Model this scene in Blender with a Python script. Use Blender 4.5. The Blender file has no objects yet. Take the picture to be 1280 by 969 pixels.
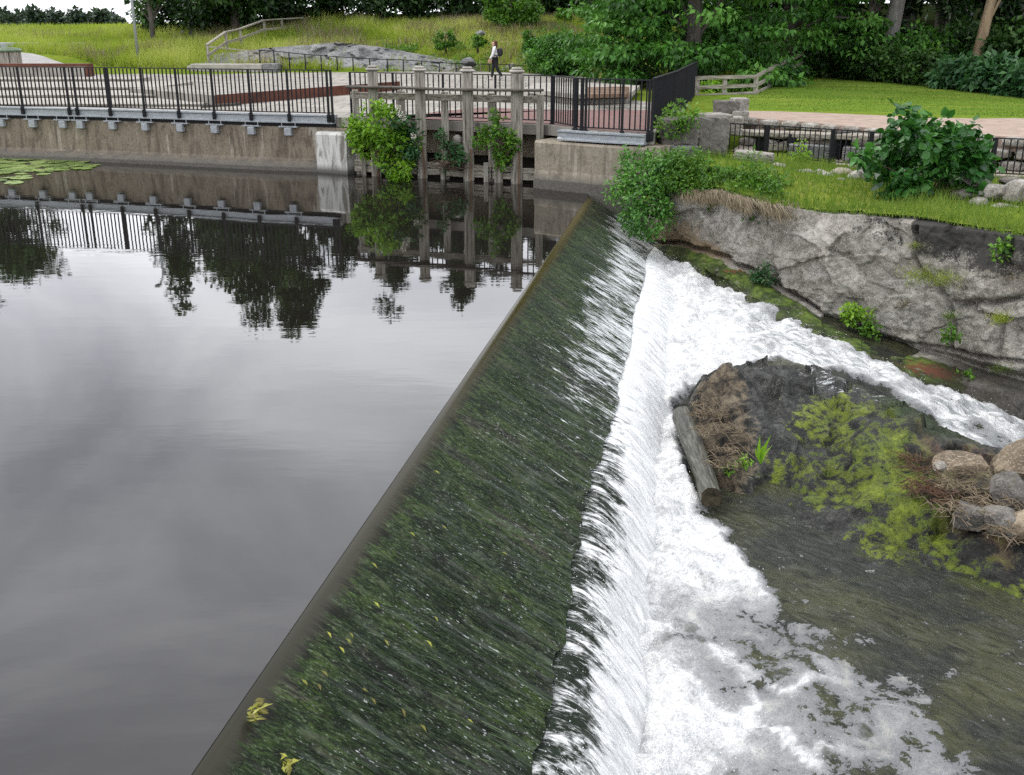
import bpy, bmesh, math, random
import numpy as np
from mathutils import Vector, Matrix
random.seed(7); RNG = np.random.default_rng(7)
SC = bpy.context.scene; COL = SC.collection
PI = math.pi

# ---------------------------------------------------------------- camera
CAM_H, PITCH, FPX = 3.4, math.radians(19.1), 1280.0
cam = bpy.data.cameras.new("camera"); camo = bpy.data.objects.new("camera", cam); COL.objects.link(camo)
camo.location = (0, 0, CAM_H); camo.rotation_euler = (PI/2 - PITCH, 0, 0)
cam.sensor_width = 36; cam.lens = 36*FPX/1280; cam.clip_start = .1; cam.clip_end = 6000
SC.camera = camo

# ---------------------------------------------------------------- world, sun, exposure
SUN_EL, SUN_AZ = math.radians(52), math.radians(-55)      # azimuth from +Y towards +X
SKY_K = .12
w = bpy.data.worlds.new("World"); SC.world = w; w.use_nodes = True
nt = w.node_tree; nt.nodes.clear()
def wn(t, **k):
    n = nt.nodes.new(t)
    for a, b in k.items(): setattr(n, a, b)
    return n
sky = wn('ShaderNodeTexSky', sky_type='NISHITA', sun_disc=False)
sky.sun_elevation = SUN_EL; sky.sun_rotation = SUN_AZ
tc = wn('ShaderNodeTexCoord'); mp = wn('ShaderNodeMapping'); mp.inputs['Scale'].default_value = (1.0, 1.0, 2.6)
nz = wn('ShaderNodeTexNoise'); nz.inputs['Scale'].default_value = 2.1; nz.inputs['Detail'].default_value = 6; nz.inputs['Roughness'].default_value = .52
nz.inputs['Distortion'].default_value = .5
cr = wn('ShaderNodeValToRGB')
e = cr.color_ramp.elements
e[0].position = .34; e[0].color = (5.7, 5.9, 6.5, 1); e[1].position = .66; e[1].color = (13.8, 13.9, 14.4, 1)
m1 = e.new(.5); m1.color = (9.0, 9.2, 9.8, 1)
mx = wn('ShaderNodeMix', data_type='RGBA'); mx.inputs[0].default_value = .93
bg = wn('ShaderNodeBackground'); bg.inputs['Strength'].default_value = SKY_K
out = wn('ShaderNodeOutputWorld')
L = nt.links.new
L(tc.outputs['Generated'], mp.inputs[0]); L(mp.outputs[0], nz.inputs[0]); L(nz.outputs[0], cr.inputs[0])
L(sky.outputs[0], mx.inputs[6]); L(cr.outputs[0], mx.inputs[7]); L(mx.outputs[2], bg.inputs[0]); L(bg.outputs[0], out.inputs[0])

sl = bpy.data.lights.new("sun", 'SUN'); sl.energy = 1.0; sl.angle = math.radians(14); sl.color = (1, .96, .9)
so = bpy.data.objects.new("sun", sl); COL.objects.link(so)
sd = Vector((math.sin(SUN_AZ)*math.cos(SUN_EL), math.cos(SUN_AZ)*math.cos(SUN_EL), math.sin(SUN_EL)))
so.rotation_euler = sd.to_track_quat('Z', 'Y').to_euler(); so.location = (0, 0, 60)
SC.view_settings.view_transform = 'Standard'; SC.view_settings.look = 'None'
SC.view_settings.exposure = .72; SC.view_settings.gamma = 1; SC.view_settings.use_curve_mapping = False
SC.cycles.use_denoising = False
try: SC.cycles.denoiser = 'OPENIMAGEDENOISE'
except Exception: pass
SC.cycles.max_bounces = 6; SC.cycles.diffuse_bounces = 3; SC.cycles.glossy_bounces = 3
SC.cycles.transmission_bounces = 3; SC.cycles.transparent_max_bounces = 4
SC.cycles.caustics_reflective = False; SC.cycles.caustics_refractive = False

# ---------------------------------------------------------------- helpers
_cp, _sp = math.cos(PITCH), math.sin(PITCH)
def ray(u, v):
    x = (u-640)/FPX; y = -(v-484.5)/FPX
    return x, _cp + y*_sp, -_sp + y*_cp
def P(u, v, z):                       # where the sight line of a pixel meets height z
    x, y, d = ray(u, v); t = (z-CAM_H)/d
    return np.array((x*t, y*t, z))
def PY(u, v, Y):                      # ... or distance Y
    x, y, d = ray(u, v); t = Y/y
    return np.array((x*t, Y, CAM_H+d*t))

def _hash(ix, iy, iz, seed):
    h = (ix*374761393 + iy*668265263 + iz*2147483647 + seed*1274126177) & 0xFFFFFFFF
    h = ((h ^ (h >> 13))*1274126177) & 0xFFFFFFFF
    return ((h ^ (h >> 16)) & 0xFFFF)/65535.0
def vnoise(x, y, z=0., seed=0):
    x, y, z = np.broadcast_arrays(np.asarray(x, float), np.asarray(y, float), np.asarray(z, float))
    ix, iy, iz = (np.floor(a).astype(np.int64) for a in (x, y, z))
    fx, fy, fz = x-ix, y-iy, z-iz
    fx, fy, fz = (f*f*(3-2*f) for f in (fx, fy, fz))
    r = 0
    for a in (0, 1):
        for b in (0, 1):
            for c in (0, 1):
                r = r + _hash(ix+a, iy+b, iz+c, seed)*(fx if a else 1-fx)*(fy if b else 1-fy)*(fz if c else 1-fz)
    return r
def fbm(x, y, z=0., o=4, seed=0, g=.5):
    s = 0; a = 1; t = 0; f = 1
    for k in range(o):
        s = s + a*vnoise(np.asarray(x)*f, np.asarray(y)*f, np.asarray(z)*f, seed+k*17); t += a; a *= g; f *= 2.03
    return s/t                          # 0..1
def sstep(a, b, x): 
    t = np.clip((np.asarray(x, float)-a)/(b-a), 0, 1); return t*t*(3-2*t)
def poly_dist(px, py, poly):            # signed distance to polygon, positive inside
    px = np.asarray(px, float); py = np.asarray(py, float)
    d = np.full(px.shape, 1e9); ins = np.zeros(px.shape, bool)
    n = len(poly)
    for i in range(n):
        x0, y0 = poly[i][:2]; x1, y1 = poly[(i+1) % n][:2]
        ex, ey = x1-x0, y1-y0; L2 = ex*ex+ey*ey+1e-12
        t = np.clip(((px-x0)*ex+(py-y0)*ey)/L2, 0, 1)
        d = np.minimum(d, np.hypot(px-x0-t*ex, py-y0-t*ey))
        c = ((y0 > py) != (y1 > py)) & (px < (x1-x0)*(py-y0)/(y1-y0+1e-12)+x0)
        ins ^= c
    return np.where(ins, d, -d)
def facets(p, K, seed, amp, tilt, warp=0.):     # broken plane-like facets with sharp edges
    r = np.random.default_rng(seed); p = np.asarray(p, float); q = p.copy()
    if warp:
        for k in range(3): q[:, k] += warp*(fbm(p[:, 0]*2.2, p[:, 1]*2.2, p[:, 2]*2.2+9*k, 3, seed+k)-.5)
    S_ = p[r.integers(0, len(p), K)]; off = amp*(r.random(K)-.5); g = r.normal(size=(K, 3))*tilt; o = np.empty(len(p))
    for a in range(0, len(p), 8192):
        c = q[a:a+8192]; k = ((c[:, None]-S_[None])**2).sum(-1).argmin(1); o[a:a+8192] = off[k]+((c-S_[k])*g[k]).sum(1)
    return o
class TPS:                              # smooth height field through control points
    def __init__(s, pts, lam=.02):
        p = np.array(pts, float); s.p = p[:, :2]; n = len(p)
        K = s.k(np.hypot(*(s.p[:, None]-s.p[None]).transpose(2, 0, 1))) + lam*np.eye(n)
        A = np.zeros((n+3, n+3)); A[:n, :n] = K; A[:n, n] = 1; A[:n, n+1:] = s.p; A[n, :n] = 1; A[n+1:, :n] = s.p.T
        s.w = np.linalg.solve(A, np.concatenate([p[:, 2], np.zeros(3)]))
    def k(s, r): return np.where(r > 1e-9, r*r*np.log(np.maximum(r, 1e-9)), 0)
    def __call__(s, x, y):
        x = np.asarray(x, float); y = np.asarray(y, float); n = len(s.p)
        r = s.w[n] + s.w[n+1]*x + s.w[n+2]*y
        for i in range(n): r = r + s.w[i]*s.k(np.hypot(x-s.p[i, 0], y-s.p[i, 1]))
        return r

ORG = {}                                # world origin of every parent
def npmesh(name, V, F, material, parent=None, loc=None, smooth=False, attrs=None, fattr=None):
    V = np.asarray(V, float); F = np.asarray(F, np.int64)
    base = np.array(ORG[parent.name]) if parent is not None else (np.array(loc, float) if loc is not None else np.zeros(3))
    me = bpy.data.meshes.new(name); V = V-base
    me.vertices.add(len(V)); me.vertices.foreach_set('co', V.astype(np.float32).ravel())
    k = F.shape[1]; n = len(F)
    me.loops.add(n*k); me.loops.foreach_set('vertex_index', F.ravel().astype(np.int32))
    me.polygons.add(n); me.polygons.foreach_set('loop_start', np.arange(0, n*k, k, dtype=np.int32))
    try: me.polygons.foreach_set('loop_total', np.full(n, k, dtype=np.int32))
    except Exception: pass
    me.polygons.foreach_set('use_smooth', np.full(n, smooth, dtype=bool))
    me.update(calc_edges=True); me.validate()
    for dom, dic in (('POINT', attrs), ('FACE', fattr)):
        for a, val in (dic or {}).items():
            at = me.attributes.new(a, 'FLOAT', dom); at.data.foreach_set('value', np.asarray(val, np.float32).ravel())
    return link(name, me, material, parent, base)
def link(name, me, material, parent, base):
    if material is not None and not me.materials: me.materials.append(material)
    o = bpy.data.objects.new(name, me); COL.objects.link(o)
    if parent is not None: o.parent = parent
    else: o.location = base
    ORG[o.name] = tuple(base); return o
class MB:
    def __init__(s): s.v = []; s.f = []
    def add(s, vs, fs):
        n = len(s.v); s.v += [tuple(map(float, v)) for v in vs]; s.f += [tuple(i+n for i in f) for f in fs]; return s
    def box(s, c, size, rz=0, bev=0.0, rot=None):
        hx, hy, hz = (a/2 for a in size); R = rot or Matrix.Rotation(rz, 3, 'Z')
        b = min(bev, hx*.8, hy*.8, hz*.8)
        if b <= 0:
            vs = [(x, y, z) for x in (-hx, hx) for y in (-hy, hy) for z in (-hz, hz)]
            fs = [(0, 1, 3, 2), (4, 6, 7, 5), (0, 4, 5, 1), (2, 3, 7, 6), (0, 2, 6, 4), (1, 5, 7, 3)]
        else:
            vs = []
            for z, q in ((-hz, b), (-hz+b, 0), (hz-b, 0), (hz, b)):
                x, y = hx-q, hy-q; e = b if q == 0 else b*.4
                vs += [(x, y-e, z), (x-e, y, z), (-x+e, y, z), (-x, y-e, z), (-x, -y+e, z), (-x+e, -y, z), (x-e, -y, z), (x, -y+e, z)]
            fs = [tuple(range(7, -1, -1)), tuple(range(24, 32))]
            for k in range(3):
                for i in range(8): fs.append((k*8+i, k*8+(i+1) % 8, k*8+8+(i+1) % 8, k*8+8+i))
        return s.add([tuple(R @ Vector(v)+Vector(c)) for v in vs], fs)
    def bar(s, p0, p1, wd, th, bev=0.0):   # beam between two points, wd across (horizontal), th vertical-ish
        p0 = Vector(p0); p1 = Vector(p1); d = p1-p0; ln = d.length; x = d/ln
        up = Vector((0, 0, 1)) if abs(x.z) < .95 else Vector((0, 1, 0))
        y = up.cross(x).normalized(); z = x.cross(y)
        R = Matrix((x, y, z)).transposed()
        return s.box((p0+p1)/2, (ln, wd, th), rot=R, bev=bev)
    def tube(s, pts, rad, n=8, cap=True):
        pts = [Vector(p) for p in pts]; rad = rad if hasattr(rad, '__len__') else [rad]*len(pts)
        rings = []; ref = Vector((.31, .95, .1))
        for i, p in enumerate(pts):
            d = (pts[min(i+1, len(pts)-1)]-pts[max(i-1, 0)]).normalized()
            a = d.cross(ref).normalized(); b = d.cross(a)
            rings.append([p+(a*math.cos(2*PI*k/n)+b*math.sin(2*PI*k/n))*rad[i] for k in range(n)])
        vs = [v for r in rings for v in r]; fs = []
        for i in range(len(pts)-1):
            for k in range(n): fs.append((i*n+k, i*n+(k+1) % n, (i+1)*n+(k+1) % n, (i+1)*n+k))
        if cap: fs += [tuple(range(n-1, -1, -1)), tuple(range((len(pts)-1)*n, len(pts)*n))]
        return s.add(vs, fs)
    def prism(s, poly, z0, z1):
        n = len(poly); vs = [(p[0], p[1], z0) for p in poly]+[(p[0], p[1], z1) for p in poly]
        fs = [tuple(range(n-1, -1, -1)), tuple(range(n, 2*n))]+[(i, (i+1) % n, n+(i+1) % n, n+i) for i in range(n)]
        return s.add(vs, fs)
    def build(s, name, material, parent=None, loc=None, smooth=False):
        base = Vector(ORG[parent.name]) if parent is not None else Vector(loc or (0, 0, 0))
        me = bpy.data.meshes.new(name); me.from_pydata([tuple(Vector(v)-base) for v in s.v], [], s.f); me.update()
        bm = bmesh.new(); bm.from_mesh(me); bmesh.ops.recalc_face_normals(bm, faces=bm.faces); bm.to_mesh(me); bm.free()
        if smooth:
            for p in me.polygons: p.use_smooth = True
        return link(name, me, material, parent, tuple(base))
def tag(o, label=None, cat=None, group=None, kind=None):
    for k, v in (('label', label), ('category', cat), ('group', group), ('kind', kind)):
        if v: o[k] = v
    return o
def thing(name, label, cat, loc=(0, 0, 0), group=None):
    o = bpy.data.objects.new(name, None); COL.objects.link(o); o.location = loc; o.empty_display_size = .3
    ORG[o.name] = tuple(loc); return tag(o, label, cat, group)
def dup(o, parent, loc, rot=None):        # shares the mesh
    c = o.copy(); COL.objects.link(c); c.parent = parent; c.location = loc
    if rot is not None: c.rotation_euler = rot
    ORG[c.name] = tuple(Vector(ORG[parent.name])+Vector(loc)) if parent is not None else tuple(loc)
    return c
def gridfaces(nu, nv):
    i = np.arange(nu-1)[:, None]*nv+np.arange(nv-1)[None]
    return np.stack([i, i+nv, i+nv+1, i+1], -1).reshape(-1, 4)

# ---------------------------------------------------------------- materials
class NB:
    def __init__(s, name):
        s.m = bpy.data.materials.new(name); s.m.use_nodes = True; s.t = s.m.node_tree; s.t.nodes.clear()
        s.out = s.t.nodes.new('ShaderNodeOutputMaterial'); s.g = s.t.nodes.new('ShaderNodeNewGeometry')
    def n(s, t, **k):
        o = s.t.nodes.new(t)
        for a, b in k.items(): setattr(o, a, b)
        return o
    def l(s, a, b): s.t.links.new(a, b)
    def put(s, sock, v):
        if isinstance(v, bpy.types.NodeSocket): s.l(v, sock)
        elif hasattr(v, '__len__') and len(v) == 3 and sock.type == 'RGBA': sock.default_value = (*v, 1)
        else: sock.default_value = v
    def pos(s, scale=(1, 1, 1), rot=(0, 0, 0), loc=(0, 0, 0)):
        m = s.n('ShaderNodeMapping', vector_type='TEXTURE' if False else 'POINT'); s.l(s.g.outputs['Position'], m.inputs[0])
        m.inputs['Scale'].default_value = scale; m.inputs['Rotation'].default_value = rot; m.inputs['Location'].default_value = loc
        return m.outputs[0]
    def noise(s, vec, scale, detail=5, rough=.55, dist=0):
        n = s.n('ShaderNodeTexNoise'); s.l(vec, n.inputs['Vector']); n.inputs['Scale'].default_value = scale
        n.inputs['Detail'].default_value = detail; n.inputs['Roughness'].default_value = rough; n.inputs['Distortion'].default_value = dist
        return n.outputs[0]
    def vor(s, vec, scale, feature='F1', out='Distance', rnd=1):
        n = s.n('ShaderNodeTexVoronoi', feature=feature); s.l(vec, n.inputs['Vector']); n.inputs['Scale'].default_value = scale
        n.inputs['Randomness'].default_value = rnd
        return n.outputs[out]
    def ramp(s, fac, stops, interp='LINEAR'):
        r = s.n('ShaderNodeValToRGB'); s.l(fac, r.inputs[0]); e = r.color_ramp.elements; r.color_ramp.interpolation = interp
        while len(e) < len(stops): e.new(.5)
        for i, (p, c) in enumerate(stops):
            e[i].position = p; c = (c, c, c) if not hasattr(c, '__len__') else c; e[i].color = (*c, 1)
        return r.outputs[0]
    def mix(s, f, a, b, blend='MIX'):
        n = s.n('ShaderNodeMix', data_type='RGBA', blend_type=blend); s.put(n.inputs[0], f); s.put(n.inputs[6], a); s.put(n.inputs[7], b)
        return n.outputs[2]
    def math(s, op, a, b=0., clamp=False):
        n = s.n('ShaderNodeMath', operation=op, use_clamp=clamp); s.put(n.inputs[0], a); s.put(n.inputs[1], b); return n.outputs[0]
    def attr(s, name):
        n = s.n('ShaderNodeAttribute', attribute_name=name); return n.outputs['Fac']
    def bump(s, h, strength=.4, dist=.02):
        n = s.n('ShaderNodeBump'); s.put(n.inputs['Height'], h); n.inputs['Strength'].default_value = strength; n.inputs['Distance'].default_value = dist
        return n.outputs[0]
    def pbr(s, col, rough=.8, normal=None, spec=.3, ior=None, metal=0, **kw):
        b = s.n('ShaderNodeBsdfPrincipled'); s.put(b.inputs['Base Color'], col); s.put(b.inputs['Roughness'], rough)
        s.put(b.inputs['Specular IOR Level'], spec); b.inputs['Metallic'].default_value = metal
        if ior: b.inputs['IOR'].default_value = ior
        if normal is not None: s.l(normal, b.inputs['Normal'])
        return b.outputs[0]
    def done(s, sh): s.l(sh, s.out.inputs[0]); return s.m

def simple(name, stops, scale=6, rough=.8, bump=.3, bdist=.01, bscale=None, stretch=(1, 1, 1), spec=.3, metal=0, detail=6, speck=None):
    b = NB(name); v = b.pos(stretch); f = b.noise(v, scale, detail)
    c = b.ramp(f, stops)
    if speck:
        c = b.mix(b.ramp(b.noise(b.pos(), speck[0], 4, .7), [(speck[1], 0.), (speck[1]+.08, 1.)]), c, speck[2])
    nrm = b.bump(b.noise(v, bscale or scale*3, 6, .65), bump, bdist) if bump else None
    return b.done(b.pbr(c, rough, nrm, spec, metal=metal))

def leafmat(name, dark, mid, light, trans=.3, rough=.45, spec=.35):
    b = NB(name); t = b.attr('tone'); c = b.ramp(t, [(0., dark), (.5, mid), (1., light)])
    p = b.pbr(c, rough, None, spec)
    tr = b.n('ShaderNodeBsdfTranslucent'); b.put(tr.inputs[0], b.mix(.5, c, (mid[0]*1.4, mid[1]*1.3, mid[2]*.5)))
    m = b.n('ShaderNodeMixShader'); m.inputs[0].default_value = trans; b.l(p, m.inputs[1]); b.l(tr.outputs[0], m.inputs[2])
    return b.done(m.outputs[0])

M = {}
M['black_steel'] = simple('black_steel', [(.3, (.008, .008, .010)), (.7, (.014, .014, .017))], 8, .6, .05, spec=.25)
M['galv'] = simple('galvanised_steel', [(.3, (.26, .28, .295)), (.7, (.40, .42, .435))], 9, .5, .1, spec=.4, metal=.25, stretch=(1, 1, 3))
M['old_wood'] = simple('weathered_wood', [(.30, (.075, .06, .045)), (.43, (.21, .19, .155)), (.56, (.33, .305, .26)), (.72, (.45, .425, .37))], 6, .85, .6, .008, 14, (3.6, 3.6, .3))
M['old_wood_h'] = simple('weathered_wood_lengthwise', [(.30, (.10, .08, .06)), (.5, (.27, .245, .20)), (.7, (.42, .39, .33))], 5, .85, .6, .008, 14, (.35, 2.5, 4))
M['dark_wood'] = simple('dark_wet_wood', [(.3, (.035, .03, .024)), (.6, (.085, .072, .055)), (.8, (.15, .13, .10))], 6, .6, .5, .008, 14, (.5, 3, 4))
M['rust_wood'] = simple('rust_stained_wood', [(.3, (.10, .055, .03)), (.7, (.24, .17, .12))], 6, .8, .4, .006, 14, (3, 3, .3))
M['corten'] = simple('rust_brown_steel', [(.25, (.045, .018, .012)), (.5, (.105, .036, .022)), (.75, (.15, .06, .035))], 3.0, .75, .2, .004, 20)
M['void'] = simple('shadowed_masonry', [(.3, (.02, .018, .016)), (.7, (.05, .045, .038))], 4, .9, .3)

def concrete(name, base=(.235, .195, .145), dark=(.075, .06, .045), pale=(.43, .39, .32), zdark=None, drip=1.):
    b = NB(name)
    n1 = b.noise(b.pos((1, 1, .8)), 2.6, 8, .68, .4); n2 = b.noise(b.pos((5.5, 5.5, .8)), 1.1, 6, .6, .3); n3 = b.noise(b.pos(), 14, 5, .7)
    c = b.ramp(n1, [(.28, dark), (.46, base), (.62, base), (.8, pale)])
    c = b.mix(b.math('MULTIPLY', b.ramp(n2, [(.50, 0.), (.62, 1.)]), .6*drip), c, dark)
    c = b.mix(b.math('MULTIPLY', b.ramp(b.noise(b.pos((4.6, 4.6, .5)), .9, 5, .6), [(.60, 0.), (.68, 1.)]), .75*drip), c, pale)
    c = b.mix(b.math('MULTIPLY', b.ramp(n3, [(.52, 0.), (.6, 1.)]), .35), c, dark)
    if zdark is not None:
        sep = b.n('ShaderNodeSeparateXYZ'); b.l(b.g.outputs['Position'], sep.inputs[0])
        zz = b.math('ADD', sep.outputs[2], b.math('MULTIPLY', b.math('SUBTRACT', n1, .5), .35))
        c = b.mix(b.ramp(b.math('ADD', b.math('MULTIPLY', zz, 1.), .5-zdark), [(.40, 1.), (.62, 0.)]), c, b.mix(n3, (.05, .045, .036), (.20, .185, .16)))
    return b.done(b.pbr(c, .85, b.bump(b.math('ADD', n3, n1), .55, .03), .25))
M['concrete'] = concrete('stained_concrete', zdark=.22)
M['concrete_pale'] = concrete('pale_concrete', (.30, .26, .20), (.12, .10, .075), (.46, .42, .35), zdark=.30, drip=.8)
M['paving'] = None
def paving(name, c1, c2, mortar, sx, sy, rz=0, ms=.02):
    b = NB(name); v = b.pos((1, 1, 1), (0, 0, rz)); br = b.n('ShaderNodeTexBrick'); b.l(v, br.inputs['Vector'])
    br.inputs['Scale'].default_value = 1; br.inputs['Brick Width'].default_value = sx; br.inputs['Row Height'].default_value = sy
    br.inputs['Mortar Size'].default_value = ms; b.put(br.inputs['Color1'], c1); b.put(br.inputs['Color2'], c2); b.put(br.inputs['Mortar'], mortar)
    n = b.noise(b.pos(), 1.3, 6, .6)
    c = b.mix(b.math('MULTIPLY', b.ramp(n, [(.38, 1.), (.58, 0.)]), .5), br.outputs[0], mortar)
    return b.done(b.pbr(c, .85, b.bump(br.outputs['Fac'], -.3, .01), .25))
M['paving'] = paving('pale_stone_paving', (.36, .335, .295), (.28, .26, .225), (.15, .14, .12), 1.1, .8, 0, .03)
M['brick_paving'] = paving('red_brick_paving', (.20, .10, .085), (.15, .075, .065), (.16, .12, .11), .42, .21, .3, .012)
M['pale_stone'] = simple('pale_cut_stone', [(.3, (.24, .22, .19)), (.55, (.36, .335, .295)), (.8, (.45, .425, .385))], 2.5, .85, .2)
M['gravel'] = simple('reddish_gravel', [(.3, (.26, .19, .15)), (.6, (.36, .275, .225)), (.8, (.42, .34, .29))], 3, .95, .5, .02, 40, detail=10)
M['asphalt'] = simple('pale_asphalt', [(.3, (.25, .24, .23)), (.7, (.34, .33, .31))], 2, .9, .3)

def granite(name, dark, mid, pale, lichen=(.028, .027, .025), lich=.0, sc=1., moss=0.):
    b = NB(name)
    n1 = b.noise(b.pos((1, 1, 1.6)), 1.1*sc, 8, .62, .4); n2 = b.noise(b.pos(), 7*sc, 6, .7); n3 = b.noise(b.pos(), 38*sc, 3, .6)
    c = b.ramp(n1, [(.25, dark), (.47, mid), (.7, pale)])
    c = b.mix(b.math('MULTIPLY', b.ramp(n2, [(.40, 1.), (.53, 0.)]), .7), c, dark)
    n4 = b.noise(b.pos((1, 1, 1.5)), 3.1*sc, 8, .72, .8)
    c = b.mix(b.math('MULTIPLY', b.ramp(n4, [(.44, 1.), (.50, 0.)]), .45), c, dark)
    c = b.mix(b.math('MULTIPLY', b.ramp(n3, [(.55, 0.), (.62, 1.)]), .6), c, pale)
    a = b.attr('lichen')
    lm = b.math('ADD', b.math('MULTIPLY', a, 1.), b.math('MULTIPLY', b.math('SUBTRACT', b.math('ADD', b.math('MULTIPLY', n2, .6), b.math('MULTIPLY', n3, .45)), .53), 1.9))
    c = b.mix(b.math('MULTIPLY', b.ramp(lm, [(.50, 0.), (.66, 1.)]), .93), c, lichen)
    o = b.attr('ochre')
    om = b.math('ADD', o, b.math('MULTIPLY', b.math('SUBTRACT', n2, .5), 1.4))
    c = b.mix(b.math('MULTIPLY', b.ramp(om, [(.42, 0.), (.75, 1.)]), .8), c, b.mix(n1, (.12, .06, .022), (.30, .235, .14)))
    mo = b.attr('moss')
    mm = b.math('ADD', mo, b.math('MULTIPLY', b.math('SUBTRACT', n2, .5), 1.6))
    c = b.mix(b.ramp(mm, [(.45, 0.), (.62, 1.)]), c, b.ramp(b.noise(b.pos(), 3.2, 7, .7), [(.35, (.010, .014, .004)), (.5, (.04, .065, .010)), (.62, (.11, .16, .02))]))
    ru = b.attr('rust')
    c = b.mix(b.ramp(b.math('ADD', ru, b.math('MULTIPLY', b.math('SUBTRACT', n2, .5), 1.2)), [(.45, 0.), (.7, 1.)]), c, (.13, .045, .022))
    wet = b.attr('wet')  # wet rock, and the painted shade of the cavity at the wall foot
    c = b.mix(b.math('MULTIPLY', wet, .84), c, (.012, .010, .007))
    r = b.ramp(wet, [(0., .88), (1., .5)])
    return b.done(b.pbr(c, r, b.bump(b.math('ADD', b.math('MULTIPLY', n2, 1.), b.math('MULTIPLY', n3, .35)), .8, .045), .3))
M['rock'] = granite('grey_granite', (.12, .108, .088), (.315, .29, .25), (.47, .45, .41))
M['rock_dark'] = granite('dark_granite', (.07, .063, .055), (.145, .13, .115), (.24, .225, .20))
M['rock_tan'] = granite('tan_granite', (.085, .065, .045), (.235, .185, .125), (.38, .32, .24))
M['outcrop'] = granite('blue_grey_outcrop', (.06, .06, .06), (.185, .185, .18), (.34, .335, .325))

M['bark'] = simple('tree_bark', [(.3, (.05, .042, .035)), (.7, (.13, .115, .10))], 6, .9, .8, .02, 16, (2, 2, .4))
M['bark_grey'] = simple('grey_bark', [(.3, (.13, .12, .11)), (.7, (.26, .245, .225))], 5, .9, .8, .02, 16, (2, 2, .4))
M['bark_tan'] = simple('tan_bark', [(.3, (.20, .14, .085)), (.7, (.34, .25, .165))], 5, .9, .8, .02, 16, (2, 2, .4))
M['twig'] = simple('brown_twigs', [(.3, (.045, .03, .02)), (.7, (.13, .095, .065))], 9, .85, .3)
M['lf_dark'] = leafmat('dark_leaves', (.008, .024, .005), (.030, .080, .014), (.075, .16, .03), .24)
M['lf_forest'] = leafmat('forest_leaves', (.006, .018, .004), (.020, .055, .010), (.05, .115, .022), .22)
M['lf_beech'] = leafmat('beech_leaves', (.016, .058, .008), (.058, .18, .024), (.14, .32, .05), .32)
M['lf_bright'] = leafmat('bright_leaves', (.025, .07, .008), (.075, .19, .018), (.17, .33, .04), .35)
M['lf_yellow'] = leafmat('yellow_green_leaves', (.06, .15, .010), (.16, .33, .022), (.31, .50, .05), .38)
M['lf_pine'] = leafmat('pine_needles', (.018, .034, .02), (.045, .075, .045), (.085, .12, .075), .15)
M['lf_fern'] = leafmat('fern_leaves', (.012, .045, .016), (.035, .105, .035), (.07, .17, .055), .3)
M['lf_hazel'] = leafmat('broad_leaves', (.010, .05, .008), (.03, .12, .02), (.08, .23, .04), .3, .4, .4)
M['grass'] = leafmat('grass_blades', (.075, .135, .014), (.27, .36, .04), (.52, .52, .17), .35, .6, .2)
M['grass_green'] = leafmat('green_grass_blades', (.035, .08, .010), (.105, .19, .024), (.25, .32, .065), .35, .6, .2)
M['dry_grass'] = leafmat('dry_grass', (.10, .075, .045), (.21, .17, .11), (.34, .29, .20), .25, .7, .2)
M['lily'] = leafmat('lily_leaves', (.09, .15, .03), (.17, .26, .055), (.30, .38, .12), .15, .3, .5)
M['yellow_leaf'] = leafmat('yellow_leaf', (.12, .095, .018), (.25, .25, .025), (.38, .38, .05), .2, .35, .5)
def groundmat():
    b = NB('grass_ground'); n1 = b.noise(b.pos(), .22, 6, .6); n2 = b.noise(b.pos(), 3.5, 6, .7)
    c = b.mix(b.ramp(n1, [(.35, 0.), (.65, 1.)]), (.10, .16, .018), (.19, .24, .034))
    c = b.mix(b.math('MULTIPLY', b.ramp(n2, [(.35, 1.), (.6, 0.)]), .5), c, (.06, .075, .015))
    d = b.attr('dry'); c = b.mix(b.ramp(b.math('ADD', d, b.math('MULTIPLY', b.math('SUBTRACT', n2, .5), 1.3)), [(.4, 0.), (.7, 1.)]), c, (.19, .155, .075))
    l = b.attr('lawn'); lc = b.mix(n2, (.085, .155, .018), (.155, .225, .034))
    lc = b.mix(b.math('MULTIPLY', b.ramp(b.noise(b.pos((.35, 1.4, 1)), .8, 6, .65), [(.5, 0.), (.68, 1.)]), .7), lc, (.24, .25, .05))
    c = b.mix(l, c, lc)
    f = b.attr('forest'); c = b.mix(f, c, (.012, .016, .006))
    return b.done(b.pbr(c, .95, b.bump(n2, .6, .08), 0.))
M['ground'] = groundmat()

# ================================================================ WATER AND WEIR
C0 = np.array((-1.51, 4.08)); TD = np.array((.1715, .9852)); ND = np.array((.9852, -.1715)); WLEN = 18.55
def W(s, d):
    return C0[0]+TD[0]*s+ND[0]*d, C0[1]+TD[1]*s+ND[1]*d
def weir_z(d): return -.6*.03*np.logaddexp(0, np.asarray(d, float)/.03)

def watermat():
    b = NB('pond_water'); n = b.noise(b.pos((.5, 1.6, 1)), 2.2, 3, .5); n2 = b.noise(b.pos((.10, .16, 1)), 1, 3)
    nrm = b.n('ShaderNodeBump'); b.l(b.math('MULTIPLY', n, b.ramp(n2, [(.38, .15), (.66, 1.)])), nrm.inputs['Height'])
    nrm.inputs['Strength'].default_value = .045; nrm.inputs['Distance'].default_value = .05
    return b.done(b.pbr((.011, .0095, .008), .015, nrm.outputs[0], .5, 1.55))
M['pond'] = watermat()
pl = [(-80, -40), W(-12, -.045), W(WLEN+.2, -.045), (1.9, 30), (-30, 40), (-80, 40)]
mb = MB(); mb.add([(x, y, 0) for x, y in pl], [tuple(range(len(pl)))])
tag(mb.build('pond_water', M['pond']), kind='structure')

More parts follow.
